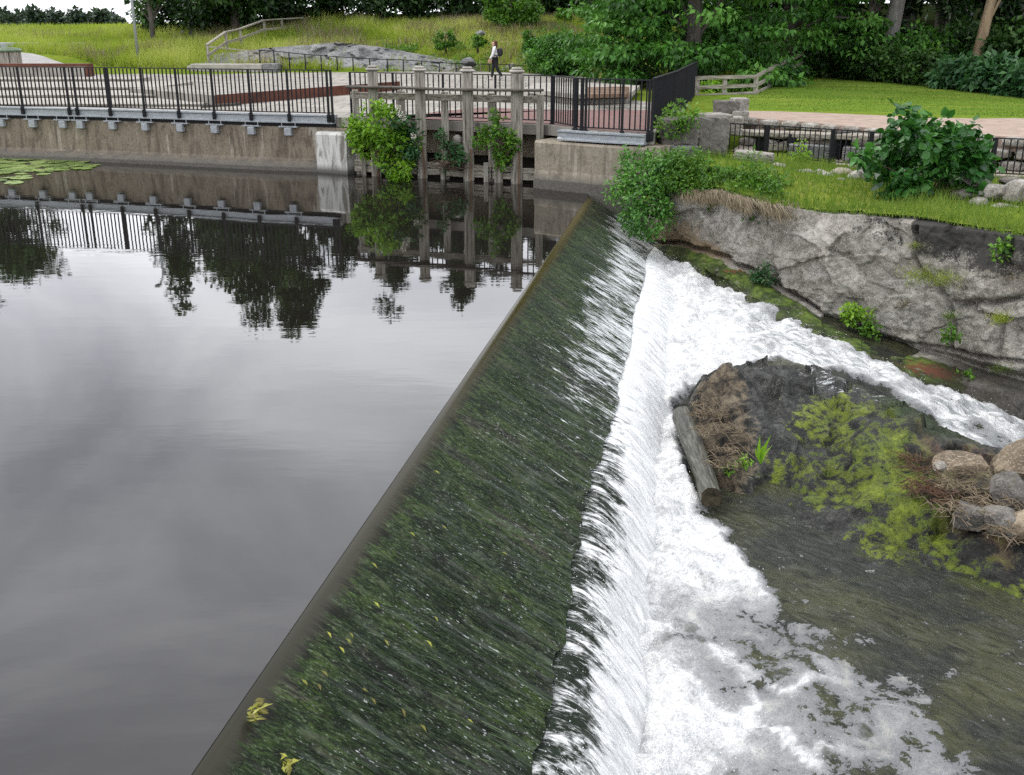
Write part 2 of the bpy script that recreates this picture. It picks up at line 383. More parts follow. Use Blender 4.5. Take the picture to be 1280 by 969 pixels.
def weirmat():
    b = NB('algae_covered_weir'); s, d, wh = b.attr('cs'), b.attr('cd'), b.attr('white')
    cb = b.n('ShaderNodeCombineXYZ'); b.l(b.math('MULTIPLY', d, 1.), cb.inputs[0]); b.l(s, cb.inputs[1]); vec = cb.outputs[0]
    def mp(sc):
        m = b.n('ShaderNodeMapping'); b.l(vec, m.inputs[0]); m.inputs['Scale'].default_value = sc; return m.outputs[0]
    big = b.noise(mp((.6, 1.0, 1)), 1.5, 7, .68, .3); fib = b.noise(mp((4.2, 14, 1)), 1.0, 7, .74, 1.3); fine = b.noise(mp((22, 60, 1)), 1., 4, .75); grit = b.noise(mp((15, 38, 1)), 1., 5, .72, .4); strp = b.noise(mp((.55, 5.5, 1)), 1., 5, .6, .3)
    c = b.ramp(big, [(.34, (.040, .038, .034)), (.42, (.013, .022, .010)), (.50, (.020, .038, .009)), (.57, (.038, .066, .012)), (.63, (.052, .045, .038))])
    c = b.mix(b.ramp(grit, [(.41, .97), (.51, 0.)]), c, (.003, .005, .002))
    c = b.mix(b.math('MULTIPLY', b.ramp(strp, [(.56, 0.), (.66, 1.)]), .8), c, (.040, .036, .036))
    c = b.mix(b.math('MULTIPLY', b.ramp(strp, [(.34, 1.), (.45, 0.)]), .7), c, (.010, .020, .006))
    c = b.mix(b.ramp(fib, [(.40, .9), (.51, 0.)]), c, (.005, .007, .004))
    c = b.mix(b.math('MULTIPLY', b.ramp(fine, [(.54, 0.), (.64, 1.)]), .75), c, (.13, .175, .095))
    # olive lip where the water bends over the crest, breaking up into teeth
    mott = b.noise(mp((3.4, 5.5, 1)), 1., 7, .74, 1.2)
    c = b.mix(b.math('MULTIPLY', b.ramp(mott, [(.40, 1.), (.50, 0.)]), .8), c, (.005, .008, .004))
    c = b.mix(b.math('MULTIPLY', b.ramp(mott, [(.53, 0.), (.64, 1.)]), .55), c, (.075, .085, .045))
    tooth = b.noise(mp((1.3, 10, 1)), 1., 6, .72, .5)
    lm = b.math('ADD', d, b.math('MULTIPLY', b.math('SUBTRACT', tooth, .5), .55))
    lip = b.ramp(lm, [(.07, 1.), (.13, 0.)])
    sy = b.ramp(b.math('MULTIPLY', s, .055), [(.05, (.027, .026, .017)), (.5, (.034, .027, .006)), (.95, (.055, .045, .008))])
    lc = b.mix(b.math('MULTIPLY', b.ramp(tooth, [(.43, 1.), (.51, 0.)]), b.ramp(d, [(.01, 0.), (.10, .97)])), sy, (.006, .007, .004))
    c = b.mix(lip, c, lc)
    # broken white water running down the slope
    st = b.noise(mp((4.6, 24, 1)), 1., 7, .74, .35); blob = b.noise(mp((.7, 1.6, 1)), 1.6, 5, .65)
    wm = b.math('ADD', b.math('ADD', b.math('MULTIPLY', b.math('SUBTRACT', st, .5), 2.1), b.math('MULTIPLY', b.math('SUBTRACT', blob, .5), 1.3)), wh)
    wf = b.ramp(wm, [(.44, 0.), (.58, 1.)])
    sp = b.ramp(b.noise(mp((22, 50, 1)), 1., 3, .6), [(.635, 0.), (.68, 1.)])
    spf = b.math('MULTIPLY', sp, b.ramp(b.math('ADD', d, b.math('MULTIPLY', big, .4)), [(.35, 0.), (.65, .85)]))
    spf = b.math('MULTIPLY', spf, b.ramp(blob, [(.38, .10), (.60, 1.)]))
    spl = b.noise(mp((2.2, 5.0, 1)), 1., 7, .75, .5)
    splf = b.math('MULTIPLY', b.ramp(b.math('ADD', spl, b.math('MULTIPLY', b.math('SUBTRACT', st, .5), .35)), [(.655, 0.), (.70, .9)]), b.ramp(d, [(.3, 0.), (.5, 1.)]))
    f = b.math('MAXIMUM', b.math('MAXIMUM', wf, spf), splf)
    film = b.ramp(b.noise(mp((1.8, 13, 1)), 1., 6, .7, .3), [(.50, 0.), (.66, .34)])
    c = b.mix(b.math('MULTIPLY', film, b.ramp(d, [(.2, 0.), (.5, 1.)])), c, (.16, .185, .165))
    c = b.mix(f, c, (.62, .64, .64))
    r = b.mix(f, b.ramp(d, [(.0, .10), (.35, .34)]), (.6, .6, .6))
    hb = b.math('ADD', b.math('MULTIPLY', fib, .8), b.math('MULTIPLY', fine, .5))
    bm_ = b.n('ShaderNodeBump'); b.l(hb, bm_.inputs['Height']); b.l(b.ramp(d, [(.0, .04), (.4, .9)]), bm_.inputs['Strength']); bm_.inputs['Distance'].default_value = .03
    return b.done(b.pbr(c, r, bm_.outputs[0], b.ramp(d, [(.0, .25), (.12, .20)]), 1.33))
M['weir'] = weirmat()
def toe(s):
    s = np.asarray(s, float)
    return 1.43+.10*(fbm(s*.55, 3.1, 0, 3, 5)-.5)*2+.13*(fbm(s*2.1, 7.7, 0, 4, 9)-.5)*2*sstep(11, 4, s)
weir = thing('weir', 'long algae covered weir with water sliding down its dark green slope', 'weir', (0, 12, 0))
ns, nd = 900, 64
S = np.linspace(-6, WLEN+.1, ns)[:, None]; T = np.linspace(0, 1, nd)[None]
Dm = -.06+(toe(S)+.06)*T
X, Y = W(S, Dm)
zz = weir_z(Dm)+(.035*(fbm(S*5.5, Dm*1.3, 0, 4, 21)-.5)+.05*(fbm(S*1.4, Dm*1.1, 0, 3, 22)-.5))*sstep(.08, .45, Dm) + .018*(fbm(S*9, Dm*.8, 0, 3, 23)-.5)*sstep(.02, .2, Dm)
zz = np.where(T == 0, -.004, zz)
wht = .46*sstep(.15, 1.05, Dm)*sstep(3.0, 10.5, S+0*Dm)+.10*sstep(.25, 1.3, Dm)-.03 + .12*sstep(15.5, 18, S+0*Dm)*sstep(.2, .8, Dm)
V = np.stack([X, Y, zz], -1).reshape(-1, 3)
npmesh('algae_slope', V, gridfaces(ns, nd)[:, ::-1], M['weir'], weir, smooth=True, attrs={'cs': (S+0*Dm).ravel(), 'cd': Dm.ravel(), 'white': wht.ravel()})
# weir body below the slope
mb = MB()
pr = [(-.5, -2.6), (-.5, -.12), (.0, -.12), (1.20, -.86), (1.20, -2.6)]
a0 = [(*W(-6, d), z) for d, z in pr]; a1 = [(*W(WLEN+.1, d), z) for d, z in pr]; n = len(pr)
mb.add(a0+a1, [tuple(range(n)), tuple(range(2*n-1, n-1, -1))]+[(i, n+i, n+(i+1) % n, (i+1) % n) for i in range(n)])
mb.build('weir_body', M['void'], weir)
# trailing algae
def ribbons(name, base, tip, side, mid_up, tone, material, parent=None, loc=None):
    n = len(base); mid = (base+tip)/2+mid_up
    V = np.stack([base-side, base+side, mid+side*.8, mid-side*.8, tip], 1).reshape(-1, 3)
    i = np.arange(n)[:, None]*5
    F = np.concatenate([i+[0, 1, 2], i+[0, 2, 3], i+[3, 2, 4]], 1).reshape(-1, 3)
    return npmesh(name, V, F, material, parent, loc, fattr={'tone': np.repeat(tone, 3)})
M['algae'] = leafmat('wet_algae_strands', (.005, .010, .004), (.018, .038, .012), (.085, .115, .055), .05, .5, .12)
n = 2600
s = RNG.random(n)**1.5*(WLEN+5)-5; d = .25+RNG.random(n)*(toe(s)-.33); ln = .10+.22*RNG.random(n); ln = np.minimum(ln, toe(s)+.05-d)
ds = RNG.normal(size=n)*.10*ln
hz = .008+.010*RNG.random(n)
b0 = np.stack([*W(s, d), weir_z(d)+hz*.3], 1); b1 = np.stack([*W(s+ds, d+ln), weir_z(d+ln)+hz*.5], 1)
sd_ = np.stack([TD[0]+0*s, TD[1]+0*s, 0*s], 1)*(.0025+.004*RNG.random(n))[:, None]
tn = np.clip(1.5*(fbm(s*1.3, d*1.6, 0, 4, 31)-.5)+.38+.5*(RNG.random(n)-.5)+.5*(RNG.random(n) > .97), 0, 1)
kp = fbm(s*2.2, d*2.0, 3., 3, 33) > .46; s, d = s[kp], d[kp]; b0, b1, sd_, tn, hz = b0[kp], b1[kp], sd_[kp], tn[kp], hz[kp]
tag(ribbons('algae_strands', b0, b1, sd_, np.stack([0*s, 0*s, hz], 1), tn, M['algae'], weir), kind='stuff')

# ---- lower river: water level and bedrock level through control points
ZW = TPS([P(*p) for p in [(815, 305, -.98), (850, 345, -1.1), (800, 420, -1.3), (860, 420, -1.25), (950, 395, -1.3), (950, 440, -1.25), (1000, 440, -1.32), (1060, 450, -1.45),
    (1110, 485, -1.62), (1200, 520, -1.95), (1280, 545, -2.2), (1420, 600, -2.6), (1250, 570, -2.15), (780, 560, -1.45), (860, 560, -1.48), (760, 700, -1.52), (900, 700, -1.56), (720, 969, -1.58), (1000, 969, -1.6),
    (1280, 969, -1.62), (1280, 780, -1.6), (1150, 740, -1.575), (1000, 660, -1.53), (930, 605, -1.47), (1420, 900, -1.65), (1000, 1400, -1.6), (400, 1500, -1.6)]], .01)
ZB = TPS([P(*p) for p in [(865, 495, -1.12), (900, 497, -1.0), (935, 520, -1.02), (960, 500, -1.02), (1000, 470, -1.2), (1050, 480, -1.12), (1100, 500, -1.16), (1140, 520, -1.28), (1180, 545, -1.55),
    (1200, 566, -2.0), (870, 540, -1.15), (905, 585, -1.25), (930, 600, -1.5), (960, 560, -1.2), (1000, 560, -1.27), (1040, 530, -1.08), (1060, 560, -1.14), (1100, 560, -1.16), (1100, 600, -1.32), (1050, 600, -1.38),
    (1000, 610, -1.47), (950, 630, -1.62), (1150, 600, -1.22), (1200, 600, -1.22), (1250, 600, -1.2), (1280, 590, -1.2), (1180, 650, -1.4), (1230, 660, -1.32), (1280, 690, -1.45), (1200, 700, -1.57), (1130, 690, -1.555),
    (1060, 670, -1.555), (1280, 740, -1.64), (1100, 760, -1.7), (950, 720, -1.8), (1280, 900, -1.8), (1000, 900, -1.95), (830, 800, -2.1), (846, 580, -2.0), (836, 500, -2.0), (858, 600, -2.0), (875, 640, -2.0), (845, 540, -2.0), (895, 660, -1.95), (915, 655, -1.75), (890, 440, -1.6), (1000, 425, -1.95),
    (1100, 465, -2.1), (1200, 520, -2.5), (800, 400, -2.1), (1280, 545, -2.8), (1300, 570, -2.2), (1420, 640, -1.4), (1420, 720, -1.6), (800, 1100, -2.2), (1420, 1100, -1.9)]], .005)
def pxpoly(pts, z): return [P(u, v, z if not callable(z) else z)[:2] for u, v in pts]
def PW(u, v):
    z = -1.5
    for _ in range(6): p = P(u, v, z); z = float(ZW(p[0], p[1]))
    return P(u, v, z)
FOAM_MAIN = [PW(u, v) for u, v in [(805, 296), (850, 332), (905, 347), (955, 376), (1000, 404), (1060, 437), (1130, 467), (1190, 492), (1250, 512), (1300, 540), (1430, 600), (1400, 640), (1285, 575), (1235, 576), (1190, 560), (1160, 524), (1110, 496), (1040, 464), (980, 452), (935, 474), (900, 489),
    (862, 491), (848, 512), (852, 545), (874, 600), (893, 642), (912, 672), (940, 702), (975, 742), (1003, 780), (1050, 822), (1110, 858), (1170, 905), (1215, 969), (1260, 1100), (500, 1200), (640, 969), (700, 640), (770, 400)]]
gx, gy = np.arange(-1.4, 13.5, .045), np.arange(1.5, 25, .05)
GX, GY = np.meshgrid(gx, gy, indexing='ij')
Zw = ZW(GX, GY)
fd = poly_dist(GX, GY, FOAM_MAIN)
SS = (GX-C0[0])*TD[0]+(GY-C0[1])*TD[1]; DD = (GX-C0[0])*ND[0]+(GY-C0[1])*ND[1]
edge = fd+.22*(fbm(GX*2.2, GY*2.2, 0, 4, 41)-.5)*2
near = sstep(9.3, 7.6, GY)                              # the calmer pool close by
dens = near*sstep(-.06, .12, edge)*(.55+.47*sstep(3.25, 1.75, DD+1.5*(fbm(GX*.9, GY*.9, 0, 4, 48)-.5))) + (1-near)*sstep(-.04, .22, edge)
swirl = fbm(GX*1.15, GY*1.15, 0, 4, 47)
dens = dens-near*.20*sstep(.55, .75, swirl)*sstep(2.2, 3.2, DD)
dens = np.maximum(dens, .33*near*sstep(-.75, -.1, edge)*sstep(.40, .62, fbm(GX*1.4, GY*1.4, 0, 3, 50))+.10*near)
dens = dens-(1-near)*.34*sstep(.48, .7, fbm(GX*1.6, GY*1.6, 0, 4, 51))*sstep(3.0, 4.2, DD)
ln_ = 1-np.abs(2*fbm(GX*1.5+.5*GY, GY*1.2, 0, 4, 54)-1)
dens = dens+near*.34*sstep(.88, .97, ln_)*sstep(.05, .3, edge)*sstep(4.2, 3.2, DD)
dens = np.clip(dens, 0, 1)
shore = dens
turb = sstep(.15, .8, dens)
boil = 1-np.abs(2*fbm(GX*2.1, GY*2.1, 0, 4, 43)-1)
Zw = Zw+turb*(.15*(boil-.62)*1.25+.12*(fbm(GX*5.5, GY*5.5, 0, 4, 44)-.5)+.05*(fbm(GX*14, GY*14, 0, 3, 45)-.5))*(.55+.45*sstep(4.5, 2, DD)) \
    + (1-turb)*(.05*(fbm(GX*1.1+GY*.7, GY*2.6-GX*1.8, 0, 4, 53)-.5)+.028*(fbm(GX*2.2+GY*1.3, GY*5-GX*3, 0, 4, 46)-.5))
# the stream humps up in rolling ridges beside the rock wall
strm = sstep(10.5, 13, GY)*sstep(2.6, 3.6, DD)
ridge = 1-np.abs(2*fbm(GX*.9+GY*.5, GY*1.7-GX*.9, 0, 4, 49)-1)
Zw = Zw+strm*turb*.30*(ridge-.66)+turb*.30*(fbm(GX*3.1, GY*3.1, 0, 4, 55)-.32)*np.exp(-((DD-2.2)/.32)**2)
def foammat():
    b = NB('foaming_water'); de, mo = b.attr('foam'), b.attr('tint')
    n1 = b.noise(b.pos(), 2.6, 7, .68, .5); n2 = b.noise(b.pos(), 11, 6, .68, .6); n3 = b.noise(b.pos(), 46, 3, .6)
    cell = b.vor(b.pos(), 9, 'DISTANCE_TO_EDGE')
    m = b.math('ADD', b.math('MULTIPLY', b.math('SUBTRACT', n1, .5), 1.7), b.math('MULTIPLY', b.math('SUBTRACT', n2, .5), 1.5))
    m = b.math('ADD', m, b.math('MULTIPLY', b.math('SUBTRACT', n3, .5), .35))
    m = b.math('ADD', m, de)
    f = b.ramp(m, [(.36, 0.), (.44, .85), (.72, 1.)])
    vr = b.n('ShaderNodeMapping'); b.l(b.pos((1, 1, 1), (0, 0, .78)), vr.inputs[0]); vr.inputs['Scale'].default_value = (1.0, 3.0, 1)
    rip0 = b.noise(vr.outputs[0], 2.5, 8, .70, 1.8)
    dk = b.mix(b.ramp(b.noise(b.pos((1, 1, 1)), 1.1, 5, .6), [(.42, 0.), (.62, 1.)]), (.020, .022, .018), (.048, .050, .022))
    dk = b.mix(b.ramp(rip0, [(.36, .85), (.5, 0.)]), dk, (.006, .007, .005))
    dk = b.mix(b.math('MULTIPLY', b.ramp(rip0, [(.54, 0.), (.66, 1.)]), .5), dk, (.085, .085, .07))  # ripple shading drawn into the colour: dark lines, lighter crests
    dk = b.mix(b.ramp(mo, [(.3, 0.), (.8, .8)]), dk, (.085, .115, .015))
    spk = b.ramp(b.vor(b.pos(), 6.5, 'F1'), [(.035, 1.), (.075, 0.)])
    f = b.math('MAXIMUM', f, b.math('MULTIPLY', spk, .75))
    eye = b.ramp(b.math('ADD', b.vor(b.mix(.06, b.pos(), b.noise(b.pos(), 3., 3)), 2.6, 'F1'), b.math('MULTIPLY', b.math('SUBTRACT', n2, .5), .9)), [(.10, 1.), (.22, 0.)])
    f = b.math('MULTIPLY', f, b.math('SUBTRACT', 1., b.math('MULTIPLY', eye, b.ramp(de, [(.5, .9), (.98, .25)]))))
    thick = b.ramp(b.math('ADD', de, b.math('MULTIPLY', b.math('SUBTRACT', n1, .5), .5)), [(.5, (.195, .195, .195)), (.74, (.39, .39, .385)), (.98, (.84, .84, .82))])
    fc = b.mix(b.math('MULTIPLY', b.ramp(b.math('ADD', b.math('MULTIPLY', n2, .65), b.math('MULTIPLY', n1, .35)), [(.42, 1.), (.54, 0.)]), b.ramp(de, [(.5, .55), (1., .50)])), thick, (.30, .315, .325))
    fc = b.mix(b.math('MULTIPLY', b.ramp(b.vor(b.pos(), 26, 'DISTANCE_TO_EDGE'), [(.02, 0.), (.12, 1.)]), b.ramp(de, [(.5, .42), (.9, .08)])), fc, (.14, .15, .155))
    fc = b.mix(b.math('MULTIPLY', b.ramp(n3, [(.40, 1.), (.55, 0.)]), .3), fc, (.22, .23, .24))
    fc = b.mix(b.math('MULTIPLY', b.ramp(n1, [(.56, 0.), (.72, 1.)]), .3), fc, (.64, .60, .50))
    sm = b.n('ShaderNodeMapping'); b.l(b.pos((1, 1, 1), (0, 0, .42)), sm.inputs[0]); sm.inputs['Scale'].default_value = (.9, 4.2, 1)
    sn = b.noise(sm.outputs[0], 1.7, 8, .74, .9)
    fc = b.mix(b.math('MULTIPLY', b.attr('stream'), b.ramp(sn, [(.42, .85), (.52, 0.)])), fc, b.mix(n2, (.10, .115, .11), (.42, .44, .44)))
    c = b.mix(f, dk, fc)
    vn = b.n('ShaderNodeMapping'); b.l(b.pos((1, 1, 1), (0, 0, .78)), vn.inputs[0]); vn.inputs['Scale'].default_value = (1.5, 3.6, 1)
    rip = b.noise(vn.outputs[0], 1.9, 7, .66, 1.6)
    h = b.mix(f, b.math('MULTIPLY', rip, 1.), b.math('ADD', b.math('MULTIPLY', n2, .9), b.math('MULTIPLY', n3, .4)))
    return b.done(b.pbr(c, b.mix(f, (.07, .07, .07), (.75, .75, .75)), b.bump(h, .9, .05), .4, 1.33))
M['foam'] = foammat()
TINT = [PW(u, v) for u, v in [(1000, 640), (1080, 640), (1180, 690), (1290, 720), (1290, 760), (1150, 720), (1060, 700)]]
tint = sstep(-.5, .5, poly_dist(GX, GY, TINT))*.9*fbm(GX*1.6, GY*3, 0, 4, 52)
keep = (DD > 1.15) & (DD < 30)
ok = keep[:-1, :-1] & keep[1:, 1:]
F = gridfaces(len(gx), len(gy))[ok.ravel()]
used = np.unique(F); rm = np.full(GX.size, -1); rm[used] = np.arange(len(used))
tag(npmesh('river_water', np.stack([GX, GY, Zw], -1).reshape(-1, 3)[used], rm[F], M['foam'], smooth=True,
    attrs={'stream': strm.ravel()[used], 'foam': dens.ravel()[used], 'tint': tint.ravel()[used]}), kind='structure')
mb = MB(); mb.add([(13.4, -30, -1.75), (60, -30, -1.75), (60, 24, -2.8), (13.4, 14, -2.7)], [(0, 1, 2, 3)]); mb.add([(-2, -30, -1.66), (13.4, -30, -1.70), (13.4, 1.55, -1.66), (-2, 1.55, -1.62)], [(0, 1, 2, 3)])
tag(mb.build('calm_river_water', M['foam']), kind='structure')

# ---- falling curtain at the toe of the slope
def curtainmat():
    b = NB('falling_white_water'); s, t, wh = b.attr('cs'), b.attr('ct'), b.attr('white')
    cb = b.n('ShaderNodeCombineXYZ'); b.l(t, cb.inputs[0]); b.l(s, cb.inputs[1])
    def mp(sc):
        m = b.n('ShaderNodeMapping'); b.l(cb.outputs[0], m.inputs[0]); m.inputs['Scale'].default_value = sc; return m.outputs[0]
    n1 = b.noise(mp((2.6, 9, 1)), 1., 8, .75, .8); n2 = b.noise(mp((1.2, 2.2, 1)), 1., 4, .6); n3 = b.noise(mp((14, 50, 1)), 1., 3, .7)
    m = b.math('ADD', b.math('ADD', b.math('MULTIPLY', b.math('SUBTRACT', n1, .5), 1.2), b.math('MULTIPLY', b.math('SUBTRACT', n2, .5), .9)), b.math('ADD', wh, b.math('MULTIPLY', b.math('SUBTRACT', n3, .5), .4)))
    f = b.ramp(m, [(.40, 0.), (.60, 1.)])
    c = b.mix(f, b.mix(n3, (.003, .006, .003), (.02, .032, .018)), b.mix(b.ramp(b.math('ADD', b.math('MULTIPLY', n1, .7), b.math('MULTIPLY', n3, .3)), [(.40, 1.), (.56, 0.)]), (.84, .845, .83), (.46, .475, .47)))
    return b.done(b.pbr(c, b.mix(f, (.12, .12, .12), (.7, .7, .7)), b.bump(b.math('ADD', n1, b.math('MULTIPLY', n3, .3)), .9, .04), .15))
M['curtain'] = curtainmat()
ns, nd = 800, 26
S = np.linspace(-6, WLEN+.05, ns)[:, None]; T = np.linspace(0, 1, nd)[None]
tz = toe(S); wid = .72+.16*(fbm(S*.8, 1., 0, 3, 61)-.5)
Dm = tz-.03+wid*(T**.8)
X, Y = W(S, Dm); z0 = weir_z(tz)-.02; z1 = ZW(*W(S, tz+wid))-.10
zz = z0+(z1-z0)*T**1.5+.07*(fbm(S*7, T*2.2, 0, 4, 62)-.5)*sstep(0, .3, T)+.10*(fbm(S*2.0, T*2, 0, 3, 63)-.5)*sstep(0, .5, T)
wv = .50+.34*sstep(.15, .7, T)+.36*sstep(5.5, 10, S+0*T)
wv = wv-.10*sstep(8, 4.5, S+0*T)*sstep(.62, .2, T)
tag(npmesh('water_curtain', np.stack([X, Y, zz], -1).reshape(-1, 3), gridfaces(ns, nd)[:, ::-1], M['curtain'], weir, smooth=True, attrs={'cs': (S+0*T).ravel(), 'ct': (T+0*S).ravel(), 'white': wv.ravel()}), kind='stuff')
# spray
M['spray'] = simple('white_spray', [(.3, (.80, .81, .82)), (.7, (.9, .9, .9))], 5, .6, 0)
n = 9000
s = RNG.random(n)*(WLEN+2)-2; t = RNG.random(n)**.7; d = toe(s)-.05+.75*t; x, y = W(s, d)
z = (weir_z(toe(s))-.02)*(1-t**1.4)+ZW(x, y)*t**1.4+.03+.22*RNG.random(n)**3
r = .0015+.0045*RNG.random(n)**2
c = np.stack([x, y, z], 1); o = np.array([(1, 0, -.7), (-1, 0, -.7), (0, 1, .7), (0, -1, .7)])
n2 = 5000
k = np.where((dens.ravel() > .75) & (DD.ravel() > 1.6) & (GY.ravel() > 4.5))[0]; k = RNG.choice(k, n2)
c2 = np.stack([GX.ravel()[k], GY.ravel()[k], Zw.ravel()[k]+.02+.14*RNG.random(n2)**3], 1)
c = np.concatenate([c, c2]); r = np.concatenate([r, .002+.005*RNG.random(n2)**2]); n = len(c)
V = (c[:, None]+o[None]*r[:, None, None]).reshape(-1, 3)
F = (np.arange(n)[:, None]*4+np.array([[0, 1, 2, 0, 3, 1, 0, 2, 3, 1, 3, 2]])).reshape(-1, 3)
tag(npmesh('water_spray', V, F, M['spray']), kind='stuff')

# ---- bedrock in midstream
gx2, gy2 = np.arange(1.6, 12.5, .04), np.arange(5.2, 17.5, .045)
BX, BY = np.meshgrid(gx2, gy2, indexing='ij')
Zb = ZB(BX, BY)
rg = 1-np.abs(2*fbm(BX*1.3+BY*.4, BY*2.1-BX*.5, 0, 5, 71)-1)
Zb = Zb+.17*(rg-.66)+.85*facets(np.stack([BX.ravel(), BY.ravel()*1.3, 0*BX.ravel()], 1), 420, 74, .14, .22, .8).reshape(BX.shape)*sstep(-1.75, -1.45, Zb)+.07*(fbm(BX*5, BY*6, 0, 4, 72)-.5)+.03*(fbm(BX*16, BY*16, 0, 3, 73)-.5)
def bpoly(pts, z): return [P(u, v, z) for u, v in pts]
mossA = poly_dist(BX, BY, bpoly([(1020, 520), (1120, 530), (1160, 600), (1210, 650), (1290, 690), (1290, 720), (1180, 690), (1110, 660), (1040, 620), (960, 590), (990, 575)], -1.25))
mossB = poly_dist(BX, BY, bpoly([(1060, 490), (1180, 500), (1210, 570), (1150, 570), (1090, 520)], -1.3))
root = poly_dist(BX, BY, bpoly([(862, 492), (900, 488), (930, 505), (945, 560), (935, 590), (900, 590), (868, 540)], -1.1))
heap = poly_dist(BX, BY, bpoly([(1120, 545), (1180, 565), (1290, 560), (1290, 690), (1230, 665), (1170, 630)], -1.2))
def bedmat():
    b = NB('wet_mossy_bedrock'); mo, ro, he, fl = b.attr('moss'), b.attr('root'), b.attr('heap'), b.attr('fleck')
    n1 = b.noise(b.pos(), 1.3, 7, .65, .4); n2 = b.noise(b.pos(), 6.5, 7, .72, .3); n3 = b.noise(b.pos(), 34, 4, .65)
    c = b.ramp(n2, [(.34, (.005, .005, .004)), (.47, (.024, .025, .021)), (.60, (.075, .074, .068))])
    g = b.ramp(b.math('ADD', mo, b.math('ADD', b.math('MULTIPLY', b.math('SUBTRACT', n1, .5), 1.4), b.math('MULTIPLY', b.math('SUBTRACT', n2, .5), 2.0))), [(.42, 0.), (.53, 1.)])
    gc = b.ramp(b.math('ADD', b.math('MULTIPLY', n2, .55), b.math('MULTIPLY', n1, .45)), [(.36, (.016, .026, .006)), (.48, (.05, .07, .010)), (.58, (.135, .175, .016)), (.68, (.25, .31, .02))])
    dg = b.attr('dark'); gc = b.mix(dg, gc, b.mix(n2, (.006, .014, .004), (.03, .055, .012)))
    c = b.mix(b.math('MAXIMUM', g, b.math('MULTIPLY', dg, .8)), c, gc)
    rc = b.ramp(n2, [(.36, (.016, .012, .008)), (.48, (.075, .056, .036)), (.62, (.19, .155, .105))])
    c = b.mix(b.ramp(b.math('ADD', ro, b.math('MULTIPLY', b.math('SUBTRACT', n2, .5), 2.0)), [(.4, 0.), (.6, 1.)]), c, rc)
    hc = b.ramp(b.math('ADD', b.math('MULTIPLY', n2, .6), b.math('MULTIPLY', n1, .4)), [(.36, (.03, .02, .013)), (.47, (.11, .062, .036)), (.55, (.10, .095, .03)), (.64, (.25, .20, .14))])
    c = b.mix(b.ramp(b.math('ADD', he, b.math('MULTIPLY', b.math('SUBTRACT', n2, .5), .9)), [(.4, 0.), (.6, 1.)]), c, hc)
    vn = b.n('ShaderNodeMapping'); b.l(b.pos((1, 1, 1), (0, 0, -.2)), vn.inputs[0]); vn.inputs['Scale'].default_value = (5, 13, 1)
    sn = b.noise(vn.outputs[0], 1.6, 5, .7, .5)
    f = b.ramp(b.math('ADD', fl, b.math('MULTIPLY', b.math('SUBTRACT', sn, .5), 1.7)), [(.50, 0.), (.66, 1.)])
    c = b.mix(f, c, (.66, .68, .69))
    dry = b.math('MAXIMUM', ro, he)
    return b.done(b.pbr(c, b.mix(b.math('MAXIMUM', dry, f), (.22, .22, .22), (.8, .8, .8)), b.bump(b.math('ADD', b.math('MULTIPLY', n2, .9), b.math('MULTIPLY', n3, .4)), 1., .07), .28))
M['bed'] = bedmat()
fleck = .40*sstep(-.35, .25, poly_dist(BX, BY, bpoly([(925, 478), (985, 450), (1040, 455), (1110, 492), (1130, 515), (1060, 508), (1000, 500), (950, 492)], -1.12)))
flow = poly_dist(BX, BY, bpoly([(915, 590), (950, 600), (1000, 640), (1030, 680), (1000, 680), (960, 640), (915, 610)], -1.5))
fleck = np.maximum(fleck, .30*sstep(-.15, .1, flow))
bf = gridfaces(len(gx2), len(gy2))
tag(npmesh('bedrock', np.stack([BX, BY, Zb], -1).reshape(-1, 3), bf, M['bed'], smooth=True, attrs={
    'moss': (sstep(-.7, .3, mossA)*.54).ravel(), 'dark': sstep(-.25, .15, mossB).ravel(), 'root': (sstep(-.3, .2, root)*.62).ravel(), 'heap': (sstep(-.35, .25, heap)*.52).ravel(), 'fleck': fleck.ravel()}), kind='structure')

# ================================================================ GROUND, PLAZA, PATH
ZD = 1.37
WALL = np.array([(-40, 33.2), (-26, 31.9), (-18, 30.75), (-14.79, 30.12), (-11.62, 29.33), (-9, 28.45), (-6.57, 27.54), (-4.69, 27.04), (-4.1, 26.75)])     # waterline of the curved wall
GATE = np.array([(-4.1, 26.75), (-2.25, 25.95), (.13, 24.95), (.55, 24.6)])
ABUT = np.array([(.52, 24.0), (1.8, 23.05), (3.05, 22.35)])
PATHF = np.array([P(925, 147, 1.3)[:2], P(1000, 152, 1.3)[:2], P(1060, 158, 1.3)[:2], P(1180, 166, 1.3)[:2], P(1290, 173, 1.3)[:2], P(1450, 186, 1.3)[:2], (40, 18)])
PATHB = np.array([P(925, 137, 1.3)[:2], P(1100, 141, 1.3)[:2], P(1280, 148, 1.3)[:2], P(1450, 156, 1.3)[:2], (44, 22)])
GT = TPS([PY(*p) for p in [(-300, 78, 58), (60, 77, 52), (150, 83, 51), (220, 84, 51), (200, 45, 66), (60, 38, 88), (140, 42, 85), (-300, 38, 88), (330, 62, 57), (420, 29, 66), (480, 62, 55), (560, 29, 66), (600, 84, 52), (700, 29, 63), (700, 90, 49.5),
     (780, 60, 52), (870, 119, 35.5), (960, 100, 43), (1000, 96, 46), (1100, 104, 42), (1280, 121, 37), (1450, 136, 34), (1000, 50, 60), (1280, 60, 54), (1500, 70, 52), (930, 137, 30.6), (1100, 141, 29.3), (1280, 148, 27.5), (1450, 157, 26), (880, 135, 31)]]
     + [(-10, 46, 1.28), (0, 44, 1.25), (-19, 46, 1.28), (-5, 48, 1.3), (-10, 36, 1.2), (-20, 38, 1.2), (0, 33, 1.2), (4, 28, 1.25), (-40, 40, 1.25), (-60, 45, 1.4), (-60, 100, 4), (60, 100, 7), (0, 105, 6), (-100, 100, 4)], .05)
